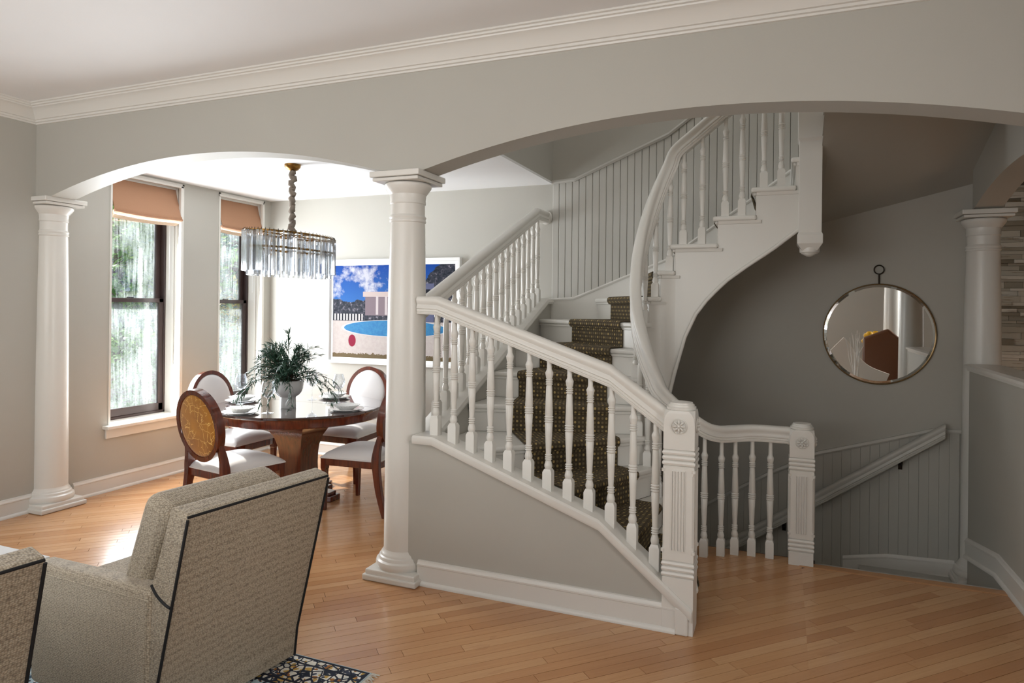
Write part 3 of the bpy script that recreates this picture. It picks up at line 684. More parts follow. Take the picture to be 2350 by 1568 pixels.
# bead along the bottom edge of the stringer, then the plaster soffit behind it
edge = [Vector(p) for i, p in enumerate(outs) if p[2] > .35 and (i == 0 or (Vector(p)-Vector(outs[i-1])).length > .004)]
m = MB(); m.sweep([e+Vector((0, -.008, 0)) for e in edge], [(.011*math.cos(a*PI/4), .013*math.sin(a*PI/4)) for a in range(8)], plumb=False); m.build('stringer_bead', 'trim', stair, smooth=60)
m = MB(); vs = []; fs = []; se = [(x, z) for x, z in sb if x > -.76 and x < .3]+[(.16, 2.205)]; se = sorted(set(se)); se = [q for q in se if q[0] <= .16]
for x, z in se: vs += [(x-SO.x, IC.y+IR-.0-SO.y, z), (x-SO.x-.10, YB-SO.y, z+.05), (x-SO.x, IC.y+IR-SO.y, z+.05), (x-SO.x-.10, YB-SO.y, z+.10)]
for i in range(len(se)-1):
    a, b_ = 4*i, 4*i+4; fs += [(a, b_, b_+1, a+1), (a+2, a+3, b_+3, b_+2)]
fs += [(0, 1, 3, 2), (len(vs)-4, len(vs)-3, len(vs)-1, len(vs)-2)]
m.add(vs, fs); m.build('soffit', 'wall', stair, smooth=True)
# wall under the lower winders so that nothing shows through below the treads
m = MB(); q = [(-.62, 4.42), (-.72, 4.415), (-.86, 4.47), (-.94, 4.62)]
m.strip_prism([(0, 0), (1, 0)], [(0, 0), (1, 0)], 'y', 0, 0) if False else None
# ---- carpet runner: one strip over nosings and risers
m = MB(); uvs = []; rows = []; vlen = 0; prev = None
def at_line(k, dist):
    d = outer[k]-inner[k]; L = d.length; return inner[k]+d*(min(dist, L-.03)/L)
def fwd(k):
    d = (outer[k]-inner[k]).normalized(); f = Vector((d.y, -d.x)); c0 = (inner[k]+outer[k])/2; c1 = (inner[k+1]+outer[k+1])/2
    return f if f.dot(c0-c1) > 0 else -f
NW = 8
for k in range(1, 14):
    z = RISE*k; f = fwd(k); fn = fwd(k+1)
    lo, hi = .20, .86
    for kk, off, zz in ((k, .010, z-RISE+.010), (k, .010, z-.052), (k, .030, z-.046), (k, .043, z-.024), (k, .040, z-.004), (k, .028, z+.007), (k, .0, z+.008), (k+1, .012, z+.008)):
        ff = f if kk == k else fn
        row = [at_line(kk, lerp(lo, hi, i/NW))+ff*off for i in range(NW+1)]
        rows.append([(p.x, p.y, zz) for p in row])
for r in rows:
    mid = Vector(r[NW//2]); vlen += (mid-prev).length if prev is not None else 0; prev = mid
    for i, p in enumerate(r): m.v.append(p); uvs.append((i/NW*.66, vlen))
N = NW+1
for j in range(len(rows)-1):
    for i in range(NW): m.f.append((j*N+i, j*N+i+1, (j+1)*N+i+1, (j+1)*N+i))
me = bpy.data.meshes.new('stair_runner'); me.from_pydata(m.v, [], m.f); me.materials.append(MAT['runner'])
ul = me.uv_layers.new(name='UVMap')
for lp in me.loops: ul.data[lp.index].uv = uvs[lp.vertex_index]
runner = bpy.data.objects.new('stair_runner', me); COL.objects.link(runner); sol = runner.modifiers.new('thickness', 'SOLIDIFY'); sol.thickness = .007; sol.offset = 0
tag(runner, 'brown and gold dotted carpet runner on the stairs', 'carpet runner')
# ---- skirt board and beadboard on the stair wall
skirt = [(-2.0, 1.677), (-1.78, 1.69), (-.94, 2.03), (-.23, 2.54), (1.2, 3.57)]
def sk(x): return interp(x, skirt)
m = MB(); xs = [s_[0] for s_ in skirt]
m.strip_prism([(x, z) for x, z in skirt], [(x, z-.42) for x, z in skirt], 'y', YB-.018, YB); m.build('skirt_board', 'trim', wall_back)
m = MB(); m.sweep([(x, YB-.012, z) for x, z in skirt], [(-.012, -.012), (.012, -.012), (.016, 0), (.012, .012), (-.012, .012)]); m.build('skirt_cap', 'trim', wall_back)
x = -1.995; bwid = .0635
def board(x0, x1, zb, zt, y=YB, g=.0022, d=.016, cc=.006, mat='trim_grey'):
    m = MB(); zb0, zb1, zt0, zt1 = zb(x0), zb(x1), zt(x0), zt(x1); cx = (x0+x1)/2; cz = zb0
    a, b_ = x0+g-cx, x1-g-cx; c_ = cc
    vs = [(a, -.002, zb0-cz), (a, -d+c_, zb0-cz), (a+c_, -d, zb0-cz), (b_-c_, -d, zb1-cz), (b_, -d+c_, zb1-cz), (b_, -.002, zb1-cz)]
    vs += [(a, -.002, zt0-cz), (a, -d+c_, zt0-cz), (a+c_, -d, zt0-cz), (b_-c_, -d, zt1-cz), (b_, -d+c_, zt1-cz), (b_, -.002, zt1-cz)]
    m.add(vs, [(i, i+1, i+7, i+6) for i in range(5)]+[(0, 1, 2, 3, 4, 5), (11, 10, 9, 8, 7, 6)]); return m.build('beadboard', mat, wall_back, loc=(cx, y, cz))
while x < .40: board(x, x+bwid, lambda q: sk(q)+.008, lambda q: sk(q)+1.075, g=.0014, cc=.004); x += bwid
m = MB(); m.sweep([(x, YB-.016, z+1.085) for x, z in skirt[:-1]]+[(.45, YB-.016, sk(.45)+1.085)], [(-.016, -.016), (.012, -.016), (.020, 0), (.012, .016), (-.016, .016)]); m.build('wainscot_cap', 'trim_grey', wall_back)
# ---- wainscot on the mirror wall, falling with the cellar stair
wl = [(-1.0, -.33), (-.6, -.055), (-.1, .26), (.26, .46), (.75, .61), (1.05, .705), (1.24, .71)]
x = -.95
while x < 1.22: board(x, x+.066, lambda q: min(-.36, interp(q, [(-1, -1.75), (.6, -.42), (1.3, -.40)])), lambda q: interp(q, wl)-.01, g=.0004, cc=.0014, d=.012, mat='wall'); x += .066
m = MB(); m.sweep([(x, YB-.014, z) for x, z in wl], [(-.014, -.016), (.008, -.016), (.016, -.004), (.010, .014), (-.014, .014)]); m.build('wainscot_cap', 'trim_grey', wall_back)

# ================================================================ railings
bal_h = .745
bp = [(.0185, .115), (.0185, .120), (.022, .130), (.0215, .140), (.0155, .162), (.0140, .165), (.0200, .171), (.0140, .177), (.0200, .183), (.0140, .189), (.0200, .195), (.0140, .201), (.015, .215), (.0185, .30), (.0215, .372), (.0190, .376), (.0250, .383), (.0185, .389), (.0250, .396), (.0185, .402), (.0250, .409), (.0190, .416), (.0215, .420), (.019, .50), (.0165, .575), (.0145, .586), (.0205, .592), (.0145, .598), (.0205, .604), (.0145, .610), (.0205, .616), (.0150, .621), (.0175, .628), (.0215, .650), (.0220, .657), (.0150, .672), (.0135, .678), (.0120, .80)]
def baluster_mesh(extra=.06):
    m = MB(); m.lathe(bp, 14); h = .0255
    m.add([(-h, -h, -extra), (h, -h, -extra), (h, h, -extra), (-h, h, -extra), (-h, -h, .100), (h, -h, .100), (h, h, .100), (-h, h, .100), (-.018, -.018, .117), (.018, -.018, .117), (.018, .018, .117), (-.018, .018, .117)],
          [(0, 3, 2, 1), (0, 1, 5, 4), (1, 2, 6, 5), (2, 3, 7, 6), (3, 0, 4, 7), (4, 5, 9, 8), (5, 6, 10, 9), (6, 7, 11, 10), (7, 4, 8, 11), (8, 9, 10, 11)])
    return m.mesh('baluster', 'trim', 35)
BAL = baluster_mesh(); BAL0 = baluster_mesh(.0)
def baluster(parent, x, y, z, me=None, s=1):
    o = bpy.data.objects.new('baluster', me or BAL); COL.objects.link(o); o.parent = parent; l = parent.location; o.location = (x-l.x, y-l.y, z-l.z); o.scale = (1, 1, s); return o
railp = [(-.030, -.098), (.030, -.098), (.033, -.088), (.030, -.084), (.034, -.080), (.034, -.072), (.031, -.069), (.036, -.064), (.036, -.056), (.032, -.050), (.030, -.042), (.036, -.030), (.040, -.016), (.036, -.004), (.024, .004), (0, .007)]
railp += [(-x, z) for x, z in railp[-2:1:-1]]
# front railing
fr = thing('stair_railing', 'white railing on the half wall from column to newel', 'railing', (-1.2, 3.44, .5)); FY = 3.443
rail_line = [(-1.985, 1.655), (-1.855, 1.652), (-.835, 1.300), (-.53, 1.085)]
m = MB(); m.sweep([(x+1.2, FY-3.44, z-.5) for x, z in rail_line], railp); m.build('handrail', 'trim', fr, smooth=40)
cl = [(x, z) for x, z in cap_line]
for i in range(12):
    x = -1.868+i*.1155; zc = interp(x, cl)+.02; zr = interp(x, rail_line)-.085; baluster(fr, x, FY, zc, BAL, (zr-zc+.055)/.80)
# left railing
lr = thing('stair_railing', 'white railing climbing the curb wall to the back wall', 'railing', (CX, 4.7, 1.2))
lr_line = [(3.57, 1.625), (5.63, 2.485), (YB-.02, 2.485)]
m = MB(); m.sweep([(0, y-4.7, z-1.2) for y, z in lr_line], railp); m.build('handrail', 'trim', lr, smooth=40)
m = MB(); m.lathe([(.0, 0), (.062, 0), (.062, .008), (.055, .014), (.05, .02), (.0, .02)], 24); m.xf(Matrix.Translation((0, YB-4.7, 2.44-1.2)) @ Matrix.Rotation(PI/2, 4, 'X')); m.build('rosette', 'trim', lr, smooth=40)
for i in range(17):
    y = 5.67-i*.1165; zc = curb(y)+.02; zr = interp(y, lr_line)-.085; baluster(lr, CX, y, zc, BAL, (zr-zc+.055)/.80)
# inner curved railing, from the second newel up round the well
ir = thing('stair_railing', 'white railing with swept curved handrail spiralling round the stairwell', 'railing', (-.5, 4.6, 0))
zt = [(90, 2.725), (116, 2.49), (135, 2.30), (160, 2.02), (180, 1.79), (205, 1.57), (225, 1.40), (250, 1.175), (268, 1.03)]
ipts = [(.05, 4.645, .80), (-.10, 4.648, .80), (-.20, 4.642, .797), (-.29, 4.615, .79), (-.38, 4.555, .79), (-.46, 4.500, .815), (-.56, 4.45, .885), (-.65, 4.428, .96)]
for a in range(266, 88, -11): ipts.append((IC.x+(IR+.01)*math.cos(math.radians(a)), IC.y+(IR+.01)*math.sin(math.radians(a)), interp(a, zt)))
ipts += [(-.60, 4.885, 2.825), (-.445, 4.885, 2.95), (-.2, 4.885, 3.13), (.16, 4.885, 3.40)]
sp = smooth_path(ipts, 4); cprof = [(x, z+.048) for x, z in railp]
m = MB(); m.sweep([(p[0]+.5, p[1]-4.6, p[2]) for p in sp], cprof, plumb=False); m.build('handrail', 'trim', ir, smooth=45)
def rail_z(x, y): 
    q = min(sp, key=lambda p: (p.x-x)**2+(p.y-y)**2); return q.z-.035
for x, y in ((-.466, 4.50), (-.366, 4.562), (-.284, 4.622), (-.180, 4.645), (-.070, 4.648)): baluster(ir, x, y, 0, BAL0, (rail_z(x, y)+.02)/.80)
def ibal(k, t):
    seq = [inner[k]]+arc_between(k)+[inner[k+1]]
    s_ = t*(len(seq)-1); i = min(int(s_), len(seq)-2); p = seq[i]+(seq[i+1]-seq[i])*(s_-i); p = p-inward(p)*.004; z0 = RISE*k; baluster(ir, p.x, p.y, z0, BAL0, (rail_z(p.x, p.y)+.02-z0)/.80)
ibal(2, .3); ibal(3, .4); ibal(4, .5); ibal(6, .5); ibal(8, .5); ibal(9, .55); ibal(10, .6)
for k in (11, 12, 13): ibal(k, .18); ibal(k, .62)
# newel posts
def rosette(mb, r, y):
    mb.lathe([(r, 0), (r, .004), (r*.93, .006), (r*.90, .001), (0, .001)], 24)
    for i in range(8):
        a = i*PI/4; s_ = MB(); s_.lathe([(0.001, 0), (r*.17, .004), (r*.19, .008), (.001, .016)], 8, sx=1.9, sy=.9); s_.xf(Matrix.Rotation(a, 4, 'Z') @ Matrix.Translation((r*.50, 0, 0))); mb.add(s_.v, s_.f)
    s_ = MB(); s_.lathe([(r*.2, 0), (r*.2, .011), (r*.1, .017), (.001, .018)], 10); mb.add(s_.v, s_.f)
    mb.xf(Matrix.Translation((0, y, 0)) @ Matrix.Rotation(PI/2, 4, 'X'))
def newel(x, y, label, H, hw, cuts, panel):
    root = thing('newel_post', label, 'newel post', (x, y, 0), 0, 'carved white newel posts')
    # body with grooved bands
    m = MB(); zc = []; prof = [(0, hw)]
    for c_ in cuts:
        for i in range(3): z = c_+(i-1)*.026; prof += [(z-.013, hw-.006), (z-.009, hw+.002), (z, hw+.005), (z+.009, hw+.002), (z+.013, hw-.006)]
        prof += [(c_+.042, hw)]; prof.insert(len(prof)-16, (c_-.042, hw))
    prof = sorted(prof); zt_ = H-.036; p0, p1 = panel
    prof = [(z, h, .0015) for z, h in prof]+[(p0-.002, hw, .0015), (p0+.022, hw, .010), (p1-.022, hw, .010), (p1+.002, hw, .0015)]
    prof = sorted(prof)+[(zt_-.075, hw, .0015), (zt_-.035, hw, .006), (zt_-.014, hw*.99, .016), (zt_, hw*.97, .030)]
    vs = []; fs = []
    for z, h, c_ in prof: vs += [(-h+c_, -h, z), (h-c_, -h, z), (h, -h+c_, z), (h, h-c_, z), (h-c_, h, z), (-h+c_, h, z), (-h, h-c_, z), (-h, -h+c_, z)]
    for j in range(len(prof)-1):
        for i in range(8): fs.append((8*j+i, 8*j+(i+1) % 8, 8*j+8+(i+1) % 8, 8*j+8+i))
    fs += [tuple(range(7, -1, -1)), tuple(8*(len(prof)-1)+i for i in range(8))]
    m.add(vs, fs); m.build('post', 'trim', root)
    m = MB(); m.lathe([(hw*.90, H-.038), (hw*.96, H-.034), (hw*.96, H-.022), (hw*.86, H-.020), (hw*.84, H-.010), (hw*.76, H-.009), (hw*.74, H-.001), (hw*.66, H)], 32); m.build('cap', 'trim', root, smooth=35)
    for rz in (0, PI/2, PI, -PI/2):
        m = MB(); rosette(m, .039, -hw-.001); m.xf(Matrix.Translation((0, 0, H-.112))); o = m.build('rosette', 'trim', root, smooth=50); o.rotation_euler = (0, 0, rz)
        m = MB(); z0, z1 = panel
        # chamfered face plate with fluted sunk panel
        m.box(-.034, -.030, -hw-.0045, -hw+.002, z0, z1); m.box(.030, .034, -hw-.0045, -hw+.002, z0, z1); m.box(-.034, .034, -hw-.0045, -hw+.002, z0-.004, z0); m.box(-.034, .034, -hw-.0045, -hw+.002, z1, z1+.004)
        for i in range(4): xx = -.0225+i*.015; m.tube([(xx, -hw-.0008, z0), (xx, -hw-.0008, z1)], .0060, 8)
        o = m.build('fluted_panel', 'trim', root, smooth=40); o.rotation_euler = (0, 0, rz)
        for z in (panel[0]-.004, panel[1]+.004):
            m = MB(); m.tube([(hw-.002, -hw+.002, z-.007), (hw-.002, -hw+.002, z+.007)], [.009, .009], 8); o = m.build('corner_knob', 'trim', root, smooth=40); o.rotation_euler = (0, 0, rz)
    return root
newel(-.472, 3.443, 'larger carved white newel at the foot of the half wall', 1.135, .076, (.865, .315), (.41, .80))
newel(.115, 4.645, 'smaller carved white newel at the cellar stair edge', .885, .072, (.635, .125), (.20, .56))
# hanging newel with turned drop
root = thing('newel_drop', 'hanging white newel with turned drop under the upper flight', 'newel post', (.155, 4.885, 2.0))
m = MB(); hw = .078; pr = [(0.00, hw*.62), (.045, hw), (.10, hw), (.118, hw*.90), (.72, hw*.90), (.74, hw), (1.4, hw)]
vs = []; fs = []
for z, h in pr: vs += [(-h, -h, z), (h, -h, z), (h, h, z), (-h, h, z)]
for j in range(len(pr)-1):
    for i in range(4): fs.append((4*j+i, 4*j+(i+1) % 4, 4*j+4+(i+1) % 4, 4*j+4+i))
fs += [(3, 2, 1, 0), tuple(4*(len(pr)-1)+i for i in range(4))]; m.add(vs, fs); m.build('post', 'trim', root, bevel=.003)
m = MB(); m.lathe([(.001, -.040), (.020, -.036), (.028, -.030), (.034, -.030), (.040, -.022), (.048, -.022), (.053, -.014), (.060, -.012), (.062, -.002), (.062, .02)], 24); m.build('turned_drop', 'trim', root, smooth=30)
# cellar handrail on iron brackets
root = thing('wall_handrail', 'grey handrail on iron brackets descending the mirror wall', 'handrail', (.4, 5.8, .3)); HYR = YB-.085
m = MB(); m.sweep([(x-.4, HYR-5.8, z-.3) for x, z in ((1.115, .765), (.26, .165), (-.32, -.245), (-.75, -.55))], [(x*.85, z*.85) for x, z in railp]); m.build('handrail', 'trim_grey', root, smooth=40)
for bx, bz in ((.84, .50), (.02, -.08)):
    m = MB(); m.tube([(bx-.4, HYR-5.8, bz-.3), (bx-.4, HYR-5.8, bz-.35), (bx-.4, HYR-5.8+.03, bz-.375), (bx-.4, YB-5.8-.012, bz-.375)], .007, 6); m.box(bx-.4-.014, bx-.4+.014, YB-5.8-.018, YB-5.8-.012, bz-.41, bz-.345); m.build('bracket', 'iron', root)

# ================================================================ dining furniture
def dining_chair():
    root = thing('dining_chair', 'x', 'chair', group='oval-back dining chairs round the table')
    T = Matrix.Translation((0, -.235, .47)) @ Matrix.Rotation(math.radians(9), 4, 'X') @ Matrix.Translation((0, .235, -.47))
    n = 48; A, B, zc = .222, .245, .747
    ring = [(A*math.cos(2*PI*i/n), -.245, zc+B*math.sin(2*PI*i/n)) for i in range(n)]
    m = MB(); m.sweep(ring, [(-.017, -.030), (.017, -.030), (.022, -.018), (.022, .018), (.017, .028), (-.017, .028)], closed=True, upfix=(0, 1, 0)); m.xf(T); m.build('back_frame', 'cherry', root, smooth=40)
    dome = [(1.0, 0), (.985, .006), (.93, .012), (.8, .017), (.5, .022), (.2, .024), (.001, .024)]
    m = MB(); m.lathe([(r*.205, z) for r, z in dome], 40, sx=1, sy=.228/.205, cap=False); m.xf(T @ Matrix.Translation((0, -.262, zc)) @ Matrix.Rotation(PI/2, 4, 'X')); m.build('outer_back', 'gold', root, smooth=60)
    m = MB(); m.sweep([(.208*math.cos(2*PI*i/n), -.266, zc+.231*math.sin(2*PI*i/n)) for i in range(n)], [(-.004, -.004), (.004, -.004), (.004, .004), (-.004, .004)], closed=True, upfix=(0, 1, 0)); m.xf(T); m.build('back_welt', 'satin', root, smooth=60)
    m = MB(); m.lathe([(r*.205, z*1.5) for r, z in dome], 40, sx=1, sy=.228/.205, cap=False); m.xf(T @ Matrix.Translation((0, -.228, zc)) @ Matrix.Rotation(-PI/2, 4, 'X')); m.build('inner_back', 'satin', root, smooth=60)
    for sx in (-1, 1):
        path = smooth_path([(sx*.190, -.268, .625), (sx*.196, -.246, .54), (sx*.205, -.236, .45), (sx*.206, -.238, .37), (sx*.208, -.268, .18), (sx*.214, -.325, 0)], 4)
        m = MB(); k = len(path); vs = []
        for i, p in enumerate(path):
            t_ = i/(k-1); hx = lerp(.015, .021, min(1, t_*2.2))-.004*max(0, t_-.55)*2; hy = lerp(.020, .032, min(1, t_*2.4))-.012*max(0, t_-.5)*2
            vs += [(p.x-hx, p.y-hy, p.z), (p.x+hx, p.y-hy, p.z), (p.x+hx, p.y+hy, p.z), (p.x-hx, p.y+hy, p.z)]
        fs = [(4*i+j, 4*i+(j+1) % 4, 4*i+4+(j+1) % 4, 4*i+4+j) for i in range(k-1) for j in range(4)]+[(3, 2, 1, 0), tuple(4*k-4+j for j in range(4))]
        m.add(vs, fs); m.build('leg', 'cherry', root, bevel=.004)
        m = MB(); x = sx*.222; y = .225; vs = []
        for z, h in ((.41, .024), (.33, .024), (.32, .021), (0, .014)): vs += [(x-h, y-h, z), (x+h, y-h, z), (x+h, y+h, z), (x-h, y+h, z)]
        m.add(vs, [(4*i+j, 4*i+(j+1) % 4, 4*i+4+(j+1) % 4, 4*i+4+j) for i in range(3) for j in range(4)]+[(0, 1, 2, 3), (15, 14, 13, 12)]); m.build('leg', 'cherry', root, bevel=.003)
    m = MB(); m.prism([(-.205, -.25), (.205, -.25), (.246, .235), (.15, .25), (-.15, .25), (-.246, .235)], 'z', .355, .412); m.build('seat_frame', 'cherry', root, bevel=.006)
    m = MB(); N = 16; vs = []; fs = []
    for j in range(N+1):
        for i in range(N+1):
            u, v = 2*i/N-1, 2*j/N-1; e = max(abs(u), abs(v)); hw = lerp(.203, .25, (v+1)/2); d = (1-abs(u)**3)*(1-abs(v)**3)
            vs.append((hw*u, .245*v+.004*(1-u*u)*(v > .9), .424+.030*min(1, 6*(1-e))+.042*d))
    for j in range(N):
        for i in range(N): a = j*(N+1)+i; fs.append((a, a+1, a+N+2, a+N+1))
    rim = [i for i in range(N+1)]+[(j+1)*(N+1)-1 for j in range(1, N+1)]+[N*(N+1)+i for i in range(N-1, -1, -1)]+[j*(N+1) for j in range(N-1, 0, -1)]
    o_ = len(vs); vs += [(vs[r][0]*.985, vs[r][1]*.985, .412) for r in rim]; fs += [(rim[i], rim[(i+1) % len(rim)], o_+(i+1) % len(rim), o_+i) for i in range(len(rim))]; fs.append(tuple(o_+i for i in range(len(rim))))
    m.add(vs, fs); m.build('seat', 'satin', root, smooth=70)
    m = MB(); m.sweep([(-.206, -.248, .415), (.206, -.248, .415), (.252, .243, .415), (-.252, .243, .415)], [(-.004, -.004), (.004, -.004), (.004, .004), (-.004, .004)], closed=True); m.build('seat_welt', 'satin', root)
    return root
TX, TY = -3.77, 4.55
proto = dining_chair()
spots = [(TX+.0, TY-.70, -.17, 'dining chair with amber back turned to us, nearest the left column'), (TX+.68, TY-.02, PI/2, 'dining chair with amber back, half hidden by the middle column'),
         (TX, TY+.72, PI, 'dining chair facing us below the framed picture'), (TX-.69, TY, -PI/2, 'dining chair with pale oval back in front of the windows')]
for i, (x, y, rz, lab) in enumerate(spots):
    o = proto if i == 0 else copy_tree(proto); o.location = (x, y, 0); o.rotation_euler = (0, 0, rz); o['label'] = lab
# table
tb = thing('dining_table', 'round cherry pedestal dining table with dark polished top', 'table', (TX, TY, 0))
m = MB(); m.lathe([(.60, .742), (.695, .742), (.700, .748), (.700, .757), (.694, .763), (.60, .763)], 72); m.build('tabletop', 'tabletop', tb, smooth=30)
m = MB(); m.lathe([(.55, .672), (.672, .672), (.680, .680), (.682, .700), (.686, .728), (.692, .742), (.55, .742)], 72); m.build('apron', 'cherry', tb, smooth=30)
m = MB(); m.box(-.69, .69, .149, .151, .763, .7634); m.build('leaf_joint', 'black', tb)
ped = [(.06, .135), (.10, .122), (.20, .112), (.32, .108), (.42, .118), (.50, .140), (.56, .172), (.61, .215), (.645, .262), (.674, .325)]
m = MB(); vs = []
for z, h in ped: vs += [(-h, -h, z), (h, -h, z), (h, h, z), (-h, h, z)]
m.add(vs, [(4*j+i, 4*j+(i+1) % 4, 4*j+4+(i+1) % 4, 4*j+4+i) for j in range(len(ped)-1) for i in range(4)]+[(3, 2, 1, 0), tuple(4*len(ped)-4+i for i in range(4))]); m.build('pedestal', 'cherry', tb, smooth=40)
for k in range(4):
    m = MB(); prof = [(-.06, .38), (.06, .38), (.075, .34), (.10, .10), (-.10, .10), (-.075, .34)]
    m.prism([(x, y) for x, y in prof], 'z', .0, .045); m.prism([(x*.8, y*.92) for x, y in prof], 'z', .045, .07); o = m.build('foot', 'cherry', tb, bevel=.006); o.rotation_euler = (0, 0, k*PI/2)
m = MB(); m.box(-.2, .2, -.2, .2, .0, .066); m.build('base_plate', 'cherry', tb, bevel=.006)
# place settings
TZ = .7635
def plate(x, y, label):
    m = MB(); m.lathe([(.001, .004), (.09, .004), (.098, .001), (.10, .002), (.138, .014), (.140, .017), (.136, .018), (.10, .008), (.001, .008)], 48, cap=False)
    o = m.build('dinner_plate', 'porcelain', smooth=50, loc=(x, y, TZ)); tag(o, label, 'plate', 'plain white plates on the table')
def scallop(x, y, label):
    n = 72; prof = [(.001, .010), (.05, .010), (.058, .006), (.062, .010), (.080, .022), (.098, .036), (.104, .042), (.100, .041), (.078, .027), (.055, .014), (.001, .014)]
    m = MB(); m.lathe(prof, n, cap=False)
    m.v = [(vx*(1+.05*math.cos(24*math.atan2(vy, vx))*max(0, (math.hypot(vx, vy)-.06)/.04)), vy*(1+.05*math.cos(24*math.atan2(vy, vx))*max(0, (math.hypot(vx, vy)-.06)/.04)), vz+.0) for vx, vy, vz in m.v]
    o = m.build('scalloped_bowl', 'porcelain', smooth=40, loc=(x, y, TZ+.0035)); tag(o, label, 'bowl', 'scalloped white bowls on the plates')
pl = [(-3.865, 3.99, 'in front of the amber chair nearest us'), (-4.326, 4.484, 'at the window side of the table'), (-3.238, 4.473, 'at the column side of the table'), (-3.762, 5.018, 'at the far side of the table below the picture')]
for x, y, where in pl: plate(x, y, 'plain white dinner plate '+where); scallop(x, y, 'scalloped white bowl '+where)
def wineglass(x, y, label):
    root = thing('wine_glass', label, 'glass', (x, y, TZ), 0, 'large clear wine glasses')
    m = MB(); m.lathe([(.001, .118), (.012, .120), (.032, .132), (.047, .155), (.052, .178), (.049, .205), (.041, .232), (.036, .248), (.0352, .248), (.040, .231), (.048, .205), (.051, .178), (.046, .156), (.031, .1335), (.001, .1215)], 28, cap=False); m.build('bowl', 'wineglass', root, smooth=60)
    m = MB(); m.lathe([(.010, .004), (.005, .012), (.0036, .03), (.0034, .09), (.0045, .110), (.009, .119)], 12); m.build('stem', 'wineglass', root, smooth=60)
    m = MB(); m.lathe([(.042, .0), (.043, .002), (.030, .005), (.010, .008), (.001, .009)], 28); m.build('foot', 'wineglass', root, smooth=60)
for x, y, where in ((-3.685, 4.082, 'in front of the face planter'), (-4.222, 4.362, 'under the leaves on the window side'), (-3.53, 4.764, 'beside the plate near the white chair below the picture'), (-3.869, 4.837, 'right behind the face planter')): wineglass(x, y, 'clear wine glass '+where)
# face planter with olive-like branches
VX, VY = -3.74, 4.375
pt = thing('planter', 'pale grey glazed planter bowl with relief face holding leafy branches', 'planter', (VX, VY, TZ))
m = MB(); m.lathe([(.001, .0), (.062, 0), (.064, .004), (.063, .04), (.062, .085), (.066, .092), (.085, .103), (.105, .125), (.117, .155), (.121, .19), (.120, .222), (.116, .225), (.112, .221), (.112, .19), (.10, .14), (.05, .12), (.001, .118)], 40, cap=False); m.build('bowl', 'stoneware', pt, smooth=50)
fa = math.radians(-108)     # direction the face looks
def onbowl(a, z, push=0): r = interp(z, [(.103, .085), (.125, .105), (.155, .117), (.19, .121), (.222, .120)])+push; return (r*math.cos(fa+a), r*math.sin(fa+a), z)
m = MB(); m.tube([onbowl(0, .212, -.004), onbowl(0, .195, .004), onbowl(0, .172, .010), onbowl(0, .156, .016), onbowl(0, .149, .008)], [.006, .007, .009, .012, .006], 8); m.build('nose', 'stoneware', pt, smooth=60)
for s_ in (-1, 1):
    m = MB(); m.tube([onbowl(s_*.10, .197), onbowl(s_*.20, .209), onbowl(s_*.36, .208), onbowl(s_*.50, .195)], [.003, .0045, .0045, .002], 6); m.build('eyebrow', 'stoneware', pt, smooth=60)
    m = MB(); m.tube([onbowl(s_*.14, .187), onbowl(s_*.28, .194), onbowl(s_*.42, .187), onbowl(s_*.28, .181), onbowl(s_*.14, .187)], .0025, 6); m.build('eye', 'stoneware', pt, smooth=60)
m = MB(); m.tube([onbowl(-.17, .130, .0), onbowl(-.06, .134, .003), onbowl(.06, .134, .003), onbowl(.17, .130, 0)], [.002, .005, .005, .002], 6); m.build('lips', 'stoneware', pt, smooth=60)
m = MB(); m.lathe([(.001, .205), (.10, .203), (.112, .198)], 24, cap=False); m.build('soil', 'bark', pt)
rv = random.Random(5); stems = MB(); leaves = MB()
def leaf(mb, p, d, L, W, rnd):
    d = d.normalized(); s_ = d.cross(Vector((rnd.uniform(-.6, .6), rnd.uniform(-.6, .6), 1))).normalized(); nrm = s_.cross(d); q = p+d*L
    mid = p+d*L*.45+nrm*L*.06; mb.add([p, mid-s_*W, q-nrm*L*.05, mid+s_*W, mid], [(0, 1, 4), (1, 2, 4), (2, 3, 4), (3, 0, 4)])
for i in range(84):
    a = rv.uniform(0, 2*PI); tall = rv.random()**1.3; reach = rv.uniform(.14, .40)*(1.15-.75*tall); H = lerp(.09, .33, tall)
    if i == 0: a, reach, H = 2.2, .03, .40
    if i in (1, 2): a, reach, H = (math.radians(202+18*i), .36, .10)
    if i in (3, 4): a, reach, H = (math.radians(20+16*(i-3)), .38, .12)
    d = Vector((math.cos(a), math.sin(a), 0)); p0 = Vector((d.x*.05*rv.random(), d.y*.05*rv.random(), .20)); droop = max(0, (reach-.2))*1.1*rv.uniform(.6, 1.3)
    pts = [p0+d*reach*t_**1.25+Vector((rv.uniform(-.008, .008), rv.uniform(-.008, .008), H*math.sin(min(1, t_*1.05)*PI/2)-droop*t_**3)) for t_ in (0, .2, .4, .6, .8, 1)]
    pts = [Vector((q.x, q.y, max(q.z, .035))) for q in pts]
    stems.tube(pts, [.0026, .0024, .002, .0017, .0014, .0008], 4)
    sp_ = smooth_path(pts, 5)
    for j in range(3, len(sp_)):
        for sd in range(2 if j > 5 else 1):
            t_ = (sp_[j]-sp_[j-1]).normalized(); rnd = Vector((rv.uniform(-1, 1), rv.uniform(-1, 1), rv.uniform(-.9, .6))); ld = (t_*.75+rnd*.65).normalized(); ll = rv.uniform(.045, .080)
            if sp_[j].z+ld.z*ll < .012: ld.z = abs(ld.z)*.2
            leaf(leaves, sp_[j], ld, ll, rv.uniform(.004, .0062), rv)
stems.build('stems', 'stem', pt); tag(leaves.build('leaves', 'leaf_plant', pt), kind='stuff')
